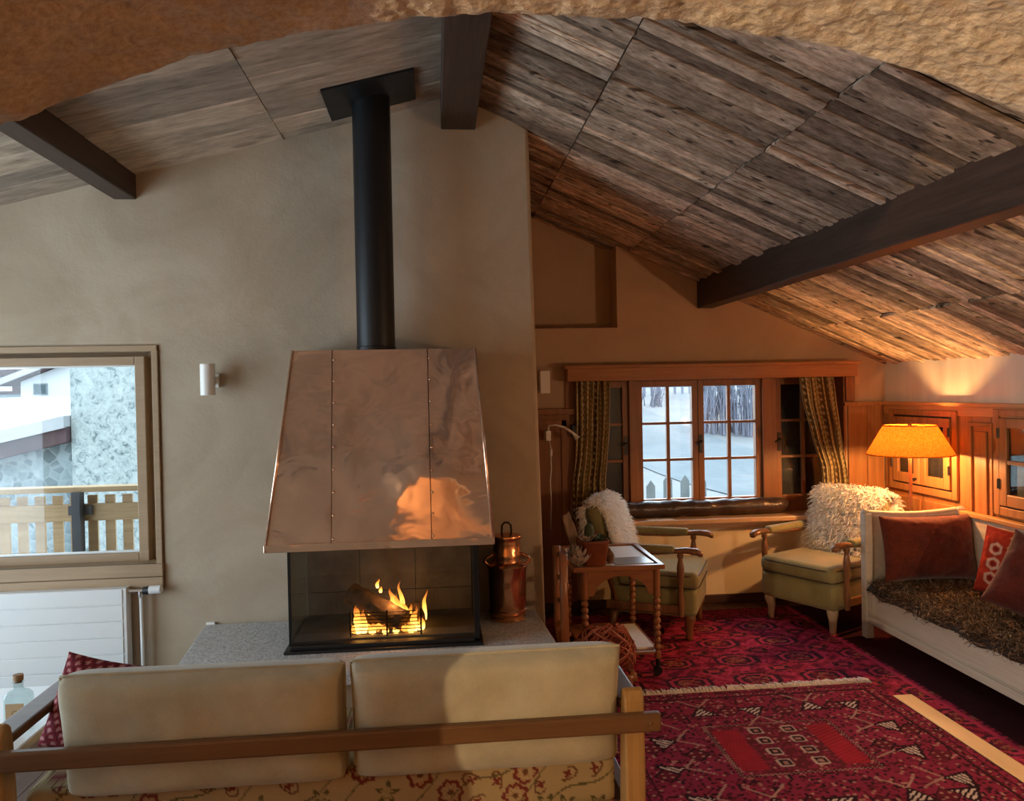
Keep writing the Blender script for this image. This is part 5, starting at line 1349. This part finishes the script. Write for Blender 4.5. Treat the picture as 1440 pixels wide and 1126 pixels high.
# ------------------------------------------------------------------ wall cupboards in the right wall
def cupboard(label, ya, yb, za, zb, with_mullion):
    t = thing('wall_cupboard', label, 'cupboard', (WR, (ya + yb) / 2, za), 0, 'pine cupboards set into the right wall')
    xf = WR - 0.019
    m = MB()
    for a, c in (((xf - 0.02, ya, za), (xf, ya + 0.05, zb)), ((xf - 0.02, yb - 0.05, za), (xf, yb, zb)), ((xf - 0.02, ya + 0.05, zb - 0.04), (xf, yb - 0.05, zb)), ((xf - 0.02, ya + 0.05, za), (xf, yb - 0.05, za + 0.05))): m.box(a, c)
    m.build('frame', 'pine', t, bevel=0.004)
    m = MB(); m.box((xf - 0.002, ya + 0.05, za + 0.05), (xf + 0.001, yb - 0.05, zb - 0.04)); m.build('backboard', 'dark_pane_back', t)
    ym = (ya + yb) / 2
    for (d0, d1) in ((ya + 0.060, ym - 0.006), (ym + 0.006, yb - 0.060)):
        m = MB(); st = 0.062; z0_, z1_ = za + 0.060, zb - 0.050
        m.box((xf - 0.030, d0, z0_), (xf - 0.006, d0 + st, z1_)); m.box((xf - 0.030, d1 - st, z0_), (xf - 0.006, d1, z1_)); m.box((xf - 0.030, d0 + st, z0_), (xf - 0.006, d1 - st, z0_ + 0.07)); m.box((xf - 0.030, d0 + st, z1_ - 0.06), (xf - 0.006, d1 - st, z1_))
        d = m.build('door', 'pine', t, bevel=0.005)
        if with_mullion:
            zm = (z0_ + z1_) / 2 + 0.0; m = MB(); m.box((xf - 0.026, d0 + st, zm - 0.012), (xf - 0.008, d1 - st, zm + 0.012)); m.build('glazing_bar', 'window_pine', d)
        m = MB(); m.box((xf - 0.016, d0 + st - 0.004, z0_ + 0.06), (xf - 0.012, d1 - st + 0.004, z1_ - 0.05)); m.build('pane', 'window_glass', d)
        for zz_ in (z0_ + 0.10, z1_ - 0.12):
            yy_ = d0 if d0 < ym - 0.1 else d1
            m = MB(); m.tube([(xf - 0.034, yy_, zz_), (xf - 0.034, yy_, zz_ + 0.06)], 0.007, 8); m.build('hinge', 'iron', d, smooth='auto')
    m = MB(); m.tube([(xf - 0.034, ym + 0.03, za + 0.10), (xf - 0.045, ym + 0.03, za + 0.10), (xf - 0.045, ym + 0.055, za + 0.096)], 0.006, 8); m.build('latch', 'iron', t, smooth=True)
    return t
cupboard('pine wall cupboard with two small glazed doors behind the orange lamp', 4.69, 5.44, 0.83, 1.41, False)
cupboard('pine wall cupboard at the right edge with barred glass reflecting the lamp', 3.62, 4.36, 0.80, 1.43, True)
for k, (ya, yb) in enumerate(((4.72, 5.06), (5.07, 5.41))):
    pass
mb = MB()
for a, c in ((4.74, 5.04), (5.08, 5.38)): mb.box((WR - 0.034, a, 0.52), (WR - 0.017, c, 0.79))
struct(mb.build('trim_5', 'pine', bevel=0.012))

# ------------------------------------------------------------------ daybed
db = thing('daybed', 'white painted wooden daybed along the right wall', 'daybed', (3.0, 3.75, 0))
DX0, DX1, DY0, DY1 = 2.655, 3.325, 2.75, 4.66
def concave(y0, y1):
    pts = [(DX0 + 0.01, 0.30), (DX1, 0.30), (DX1, 0.80)]
    for k in range(1, 16): x = DX1 - (DX1 - DX0 - 0.01) * k / 16; t = k / 16; pts.append((x, 0.80 - 0.022 * math.sin(PI * t)))
    pts.append((DX0 + 0.01, 0.79)); m = MB(); m.prism(pts, 1, y0, y1); return m
concave(DY1 - 0.045, DY1 - 0.02).build('headboard', 'white_paint_wood', db, bevel=0.004)
concave(DY0 + 0.02, DY0 + 0.045).build('footboard', 'white_paint_wood', db, bevel=0.004)
mb = MB(); pts = []
for k in range(17): x = DX0 + (DX1 - DX0) * k / 16; pts.append((x, DY1 - 0.033, 0.795 - 0.022 * math.sin(PI * k / 16)))
mb.tube(pts, 0.020, 10, flat=0.7); mb.build('head_rail', 'white_paint_wood', db, smooth=True)
for x in (DX0, DX1 - 0.05):
    for yv in (DY0, DY1 - 0.06):
        m = MB(); m.prism([(x, yv), (x + 0.05, yv), (x + 0.05, yv + 0.06), (x, yv + 0.06)], 2, 0.0, 0.785 if x < 3 else 0.80); m.build('post', 'white_paint_wood', db, bevel=0.006)
mb = MB(); mb.box((DX0 + 0.022, DY0 + 0.06, 0.15), (DX0 + 0.042, DY1 - 0.06, 0.325)); mb.build('front_panel', 'white_paint_wood', db)
mb = MB(); mb.box((DX0 + 0.005, DY0 + 0.06, 0.105), (DX0 + 0.05, DY1 - 0.06, 0.150)); mb.box((DX0 + 0.012, DY0 + 0.06, 0.15), (DX0 + 0.03, DY1 - 0.06, 0.158)); mb.build('front_rail', 'white_paint_wood', db, bevel=0.005)
mb = MB(); mb.box((DX0 + 0.012, DY1 - 0.115, 0.15), (DX0 + 0.046, DY1 - 0.06, 0.325)); mb.build('front_stile', 'white_paint_wood', db, bevel=0.004)
mb = MB(); mb.box((DX1 - 0.03, DY0 + 0.06, 0.15), (DX1 - 0.005, DY1 - 0.06, 0.755)); mb.build('back_board', 'white_paint_wood', db)
mb = MB(); mb.box((DX1 - 0.045, DY0 + 0.05, 0.755), (DX1 + 0.01, DY1 - 0.05, 0.785)); mb.build('back_rail', 'pine_deep', db, bevel=0.006)
mb = MB(); mb.rbox((DX0 + 0.045, DY0 + 0.06, 0.20), (DX1 - 0.032, DY1 - 0.062, 0.345), 0.04, 4); mb.build('mattress', 'linen', db, smooth=True)
# fur throw
ft = thing('fur_throw', 'shaggy brown fur throw spread over the seat of the daybed', 'throw', (2.95, 3.7, 0.34))
def thr(u, v):
    x = DX0 - 0.012 + (DX1 - 0.04 - DX0) * u; yv = DY0 + 0.08 + (DY1 - 0.07 - DY0 - 0.09) * v
    z = 0.352 + 0.012 * nz(x, yv, 1, 5)
    if u < 0.12: k = 1 - u / 0.12; z -= 0.055 * k * k * (1 + 0.5 * nz(yv, 0, 2, 6)); x += 0.006
    return Vector((x, yv, z))
m = MB(); m.grid(lambda u, v: tuple(thr(u, v)), 40, 70); h_ = m.build('hide', 'soil', ft, smooth=True)
md = h_.modifiers.new('thickness', 'SOLIDIFY'); md.thickness = 0.008
pts = []; nr = []; r = np.random.default_rng(5)
for k in range(22000):
    u, v = r.random(), r.random()
    if u < 0.05: u = r.random() * 0.12
    p = thr(u, v); e = 2e-3; nn = (thr(min(1, u + e), v) - thr(max(0, u - e), v)).cross(thr(u, min(1, v + e)) - thr(u, max(0, v - e))).normalized()
    sw = Vector((nz(p.x, p.y, 3, 6), nz(p.x, p.y, 9, 6), 0)) * 1.5 + Vector((-0.5, -0.5, 0))
    pts.append(p - ft.location); nr.append((nn + sw).normalized())
fur('pelt', pts, nr, 'brown_fur', ft, 0.060, 0.0024, 0.30, 0.010, 11, 0.22)
# cushions on the daybed
m, _ = pillow(0.60, 0.40, 0.17, 60, 44, 3.2, 0.008, 2.0, None, 0.06)
place(m, (3.005, 4.50, 0.580), rx=-0.16, rz=-0.03, ry=0.0); o = m.build('cushion', 'rust_cushion', smooth=True); tag(o, 'large rust brown cushion leaning on the daybed headboard', 'cushion', 'cushions on the daybed')
def ottoman(x, z, side):
    c = (0.36, 0.035, 0.018)
    for k in range(3):
        cx_, cz_ = -0.095, -0.10 + 0.085 * k; d = max(abs(x - cx_), abs(x - cx_) * 0.5 + abs(z - cz_) * 0.9)
        if 0.020 < d < 0.036: return (0.58, 0.36, 0.26)
        if d < 0.012: return (0.20, 0.02, 0.015)
    if x > -0.04:
        q = (x / 0.06) % 1; w = (z / 0.06) % 1
        if abs(q - 0.5) + abs(w - 0.5) < 0.22: c = (0.50, 0.22, 0.06)
        elif abs(q - 0.5) + abs(w - 0.5) < 0.34: c = (0.17, 0.02, 0.02)
    if abs(x) > 0.17 or abs(z) > 0.17: c = (0.26, 0.025, 0.015)
    return c
m, cols = pillow(0.38, 0.38, 0.15, 84, 84, 3.0, 0.007, 5.0, ottoman, 0.05)
place(m, (3.195, 4.01, 0.565), rx=-0.22, rz=-PI / 2 + 0.55, ry=0.12); o = m.build('cushion', 'kilim_fabric', smooth=True, colors=cols); tag(o, 'bright red cushion with pale hexagon rings against the daybed back', 'cushion', 'cushions on the daybed')
m, _ = pillow(0.42, 0.42, 0.16, 50, 50, 3.0, 0.010, 8.0, None, 0.06)
place(m, (3.085, 3.70, 0.555), rx=-0.38, rz=-PI / 2 + 0.75, ry=0.35); o = m.build('cushion', 'brown_cushion', smooth=True); tag(o, 'dark brown red cushion in front of the patterned one at the right edge', 'cushion', 'cushions on the daybed')

# ------------------------------------------------------------------ rugs
def rug(name, label, x0, x1, y0, y1, step, fn, z=0.0, th=0.008, fringe=None, group='red knotted rugs on the floor'):
    nx = int((x1 - x0) / step) + 1; ny = int((y1 - y0) / step) + 1
    X, Y = np.meshgrid(np.linspace(x0, x1, nx), np.linspace(y0, y1, ny))
    col = fn(X, Y)
    Z = np.full_like(X, z + th)
    V = np.stack([X, Y, Z], -1).reshape(-1, 3)
    i = np.arange(nx * ny).reshape(ny, nx)
    F = np.stack([i[:-1, :-1], i[:-1, 1:], i[1:, 1:], i[1:, :-1]], -1).reshape(-1, 4)
    t = thing(name, label, 'rug', ((x0 + x1) / 2, (y0 + y1) / 2, z), 0, group)
    m = MB(); m.v = [tuple(p) for p in V]; m.f = [tuple(int(q) for q in f) for f in F]
    # skirt
    b = len(m.v); edge = list(i[0, :]) + list(i[1:, -1]) + list(i[-1, -2::-1]) + list(i[-2:0:-1, 0])
    for e in edge: m.v.append((m.v[e][0], m.v[e][1], z + 0.0005))
    for k in range(len(edge)): k2 = (k + 1) % len(edge); m.f.append((int(edge[k]), b + k, b + k2, int(edge[k2])))
    cc_ = np.concatenate([col.reshape(-1, 3), np.tile([[0.08, 0.012, 0.014]], (len(edge), 1))]); cc_ = np.concatenate([cc_, np.ones((len(cc_), 1))], 1)
    m.build('pile', 'rug_wool', t, colors=cc_, normals=False)
    if fringe:
        f_ = MB(); xx = x0 + 0.004
        while xx < x1:
            p0 = Vector((xx, fringe - 0.004, z + th)); dx = random.uniform(-0.018, 0.018); L_ = random.uniform(0.045, 0.085)
            p1 = p0 + Vector((dx * 0.5, L_ * 0.5, 0.006)); p2 = p0 + Vector((dx, L_, -th + 0.004))
            f_.tube([p0, p1, p2], [0.0045, 0.005, 0.003], 5); xx += 0.0062
        o_ = f_.build('fringe', 'fringe_wool', t, smooth=True); o_['kind'] = 'stuff'
    return t
def put(col, mask, c): col[mask] = c
def small_rug(X, Y):
    cx, yt = 1.512, 3.905
    col = np.empty(X.shape + (3,)); put(col, np.ones(X.shape, bool), (0.26, 0.022, 0.062))
    wine = (0.13, 0.012, 0.026); red = (0.36, 0.016, 0.034); white = (0.62, 0.52, 0.46); dk = (0.030, 0.008, 0.014); pale = (0.40, 0.20, 0.17)
    # salt and pepper of tiny motifs
    q = np.floor(X / 0.013); w = np.floor(Y / 0.013); hsh = np.abs(np.sin(q * 12.9898 + w * 78.233) * 43758.5453) % 1
    put(col, hsh > 0.86, dk); put(col, hsh < 0.055, pale); put(col, (hsh > 0.40) & (hsh < 0.55), wine)
    d_edge = np.minimum(np.minimum(X - (cx - 0.76), (cx + 0.76) - X), yt - Y)
    for a in (0.035, 0.085):
        put(col, np.abs(d_edge - a) < 0.004, dk)
    oct_row = (d_edge > 0.042) & (d_edge < 0.078)
    al = np.where(yt - Y < np.minimum(X - (cx - 0.76), (cx + 0.76) - X), X, Y)
    put(col, oct_row & ((al / 0.045) % 1 < 0.5), wine); put(col, oct_row & (np.abs((al / 0.045) % 1 - 0.25) < 0.09) & (np.abs(d_edge - 0.06) < 0.008), pale)
    per = 0.86
    for b in range(3):
        y1 = 3.50 - b * per; y0 = y1 - 0.47
        inb = (Y < y1) & (Y > y0)
        # frame of the block
        fx = np.abs(X - cx)
        blk = (fx < 0.31) & inb; put(col, blk & (hsh > 0.5), (0.125, 0.016, 0.024))
        fr = ((np.abs(fx - 0.302) < 0.009) & inb) | ((np.abs(Y - y1) < 0.009) & (fx < 0.31)) | ((np.abs(Y - y0) < 0.009) & (fx < 0.31))
        put(col, fr, dk); put(col, fr & ((((X + Y) / 0.02) % 1) < 0.45), pale)
        band = (fx > 0.165) & (fx < 0.283) & (Y < y1 - 0.045) & (Y > y0 + 0.045); put(col, band, red)
        put(col, band & ((((Y - X * np.sign(X - cx) * 0.5) / 0.024) % 1) < 0.22), (0.20, 0.016, 0.02))
        for sx in (-1, 1):
            for k in range(4):
                mx, my = cx + sx * 0.078, y1 - 0.07 - 0.103 * k
                e = np.abs(X - mx) / 0.042 + np.abs(Y - my) / 0.042; e = np.maximum(e * 0.72, np.maximum(np.abs(X - mx) / 0.034, np.abs(Y - my) / 0.034))
                put(col, e < 1, dk); put(col, (e < 1.0) & (e > 0.72), (0.50, 0.38, 0.33)); put(col, (e < 0.35), (0.42, 0.22, 0.18))
        # hatched white triangles all round the block
        tris = []
        for k, tx in enumerate((-0.50, -0.25, 0.0, 0.30, 0.50)): tris.append((cx + tx, y1 + 0.135 + 0.03 * (k % 2), (0, 1 if k % 2 else -1)))
        for k, ty in enumerate((0.05, 0.30, 0.55)):
            tris.append((cx - 0.52 - 0.04 * (k % 2), y1 - ty - 0.08, (1, 0.2))); tris.append((cx + 0.54 - 0.05 * (k % 2), y1 - ty - 0.05, (-1, 0.3)))
        for tx, ty, (dx, dy) in tris:
            n_ = math.hypot(dx, dy); dx, dy = dx / n_, dy / n_
            a = (X - tx) * dx + (Y - ty) * dy; c_ = -(X - tx) * dy + (Y - ty) * dx
            tri = (a > -0.042) & (a < 0.046) & (np.abs(c_) < (0.046 - a) * 0.60)
            tri2 = (a > -0.056) & (a < 0.066) & (np.abs(c_) < (0.068 - a) * 0.62)
            put(col, tri2, dk); put(col, tri, white); put(col, tri & (((c_ * 0.8 + a) / 0.026) % 1 < 0.45), dk)
            arm = ((np.abs(np.abs(c_) - (a - 0.055) * 0.9) < 0.007) & (a > 0.055) & (a < 0.15)); put(col, arm, (0.40, 0.24, 0.20))
        # dark lozenges between triangles
        for tx, ty in ((-0.38, 0.13), (-0.12, 0.15), (0.15, 0.13), (0.42, 0.15), (-0.60, -0.18), (-0.60, -0.42), (0.62, -0.16), (0.60, -0.40), (-0.42, -0.26), (0.42, -0.28)):
            e = np.abs(X - (cx + tx)) / 0.06 + np.abs(Y - (y1 + ty)) / 0.06
            put(col, e < 1, wine); put(col, (e < 1) & (e > 0.82), dk)
            for ox in (-0.018, 0.018):
                for oy in (-0.016, 0.016): put(col, (np.abs(X - cx - tx - ox) < 0.007) & (np.abs(Y - y1 - ty - oy) < 0.006), pale)
    return col
rug('rug', 'small dark red rug with white hatched triangles and a pale fringe beside the sofa', 0.755, 2.272, 1.45, 3.905, 0.0068, small_rug, 0.0045, 0.006, 3.905)
def big_rug(X, Y):
    col = np.empty(X.shape + (3,)); put(col, np.ones(X.shape, bool), (0.33, 0.022, 0.068))
    red = (0.46, 0.040, 0.105); navy = (0.042, 0.014, 0.026); wine = (0.14, 0.011, 0.034)
    n = np.sin(X * 31 + 3 * np.sin(Y * 17)) * np.sin(Y * 27 + 2 * np.sin(X * 21)); put(col, n > 0.35, red); put(col, n < -0.45, wine)
    q = np.floor(X / 0.016); w = np.floor(Y / 0.016); hsh = np.abs(np.sin(q * 12.9898 + w * 78.233) * 43758.5453) % 1
    put(col, hsh > 0.85, wine)
    # rows of guls
    ax, ay = 0.38, 0.30
    for odd in (0, 1):
        gx = (X / ax + 0.5 * odd) % 1 - 0.5; gy = (Y / ay + 0.5 * odd) % 1 - 0.5
        e = np.maximum(np.abs(gx) * 2.5, np.maximum(np.abs(gy) * 2.6, np.abs(gx) * 1.7 + np.abs(gy) * 1.9))
        if odd == 0:
            put(col, e < 0.86, navy); put(col, (e < 0.70) & (e > 0.56), red); put(col, e < 0.42, wine); put(col, (e < 0.40) & (hsh > 0.6), (0.30, 0.11, 0.08))
        else:
            put(col, e < 0.40, navy); put(col, e < 0.2, red)
        put(col, np.abs(np.abs(gx) * 0.9 - np.abs(gy)) < 0.02, (0.34, 0.045, 0.045)) if odd else None
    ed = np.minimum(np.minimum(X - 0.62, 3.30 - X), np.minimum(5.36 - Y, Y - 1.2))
    shade_tone = (0.035, 0.006, 0.009); rb = (3.30 - X) < 0.85; put(col, ed < 0.22, wine); put(col, (3.30 - X < 0.78), shade_tone); rb = (3.30 - X) < 0.84; put(col, rb & (3.30 - X > 0.80), red); put(col, (ed < 0.22) & ~rb & ((((X + Y) / 0.07) % 1) < 0.35) & (hsh > 0.3), red); put(col, np.abs(ed - 0.22) < 0.01, navy)  # shade beside the daybed painted in as a dark right border
    return col
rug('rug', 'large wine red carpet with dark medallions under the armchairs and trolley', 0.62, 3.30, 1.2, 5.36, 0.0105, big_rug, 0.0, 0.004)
# floor strip between the two rugs, lamplight painted in as pale wood
o = MB(); o.box((2.285, 1.45, 0.0045), (2.385, 3.725, 0.0095)); tag(o.build('lit_floor_strip', 'lit_floor_wood', bevel=0.001), 'straight strip of lit floor, painted pale, along the right edge of the small rug', 'strip')

# ------------------------------------------------------------------ lamp in the room behind the camera, added fill lamps
lp = thing('unseen_standing_lamp', 'warm standing lamp in the room in front of the arch', 'lamp', (-1.708, 0.0, 0))
LP([(0.14, 0.0), (0.14, 0.015), (0.02, 0.03)], (-1.708, 0.0, 0), 'base', 'brass', lp)
LP([(0.012, 0.03), (0.012, 1.49)], (-1.708, 0.0, 0), 'pole', 'brass', lp, 12)
LP([(0.004, 1.49), (0.022, 1.51), (0.04, 1.56), (0.022, 1.60), (0.003, 1.61)], (-1.708, 0.0, 0), 'bulb', 'lamp_glow', lp, 18)
bulb(lp, (0, 0, 1.555), LAMP_ROOM, (1.0, 0.70, 0.40), 0.003)

lp2 = thing('unseen_standing_lamp', 'added warm fill lamp far back in the unseen room in front of the arch', 'lamp', (-3.0, -0.6, 0))  # unseen lamp added to brighten the rear room that the hood reflects
LP([(0.14, 0.0), (0.14, 0.015), (0.02, 0.03)], (-3.0, -0.6, 0), 'base', 'brass', lp2)
LP([(0.012, 0.03), (0.012, 1.40)], (-3.0, -0.6, 0), 'pole', 'brass', lp2, 12)
LP([(0.004, 1.40), (0.022, 1.42), (0.04, 1.47), (0.022, 1.51), (0.003, 1.52)], (-3.0, -0.6, 0), 'bulb', 'lamp_glow', lp2, 18)
bulb(lp2, (0, 0, 1.465), 120.0, (1.0, 0.68, 0.30), 0.03)
s = thing('fill_lamp', 'added globe fill light on the room side of the arch wall, left of the opening', 'wall light', (-1.9, 1.02, 1.85))  # out of view, added for a faint warm fill
mb = MB(); mb.box((-1.95, 1.001, 1.77), (-1.85, 1.02, 1.93)); mb.build('wall_plate', 'white_lamp', s, bevel=0.003)
LP([(0.01, 1.79), (0.05, 1.81), (0.065, 1.85), (0.05, 1.89), (0.01, 1.91)], (-1.9, 1.09, 0), 'globe', 'globe_glow', s, 20)
bulb(s, (0, 0.07, 0), LAMP_FILL_LEFT, (1.0, 0.70, 0.42), 0.02)
s = thing('fill_lamp', 'added globe fill light on the right wall near the arch', 'wall light', (3.35, 1.5, 1.15))  # out of view, added to warm and brighten the alcove
mb = MB(); mb.box((3.335, 1.45, 1.07), (3.351, 1.55, 1.23)); mb.build('wall_plate', 'white_lamp', s, bevel=0.003)
LP([(0.01, 1.09), (0.05, 1.11), (0.065, 1.15), (0.05, 1.19), (0.01, 1.21)], (3.26, 1.5, 0), 'globe', 'globe_glow', s, 20)
bulb(s, (-0.09, 0, 0), LAMP_FILL_RIGHT, (1.0, 0.66, 0.38), 0.02)
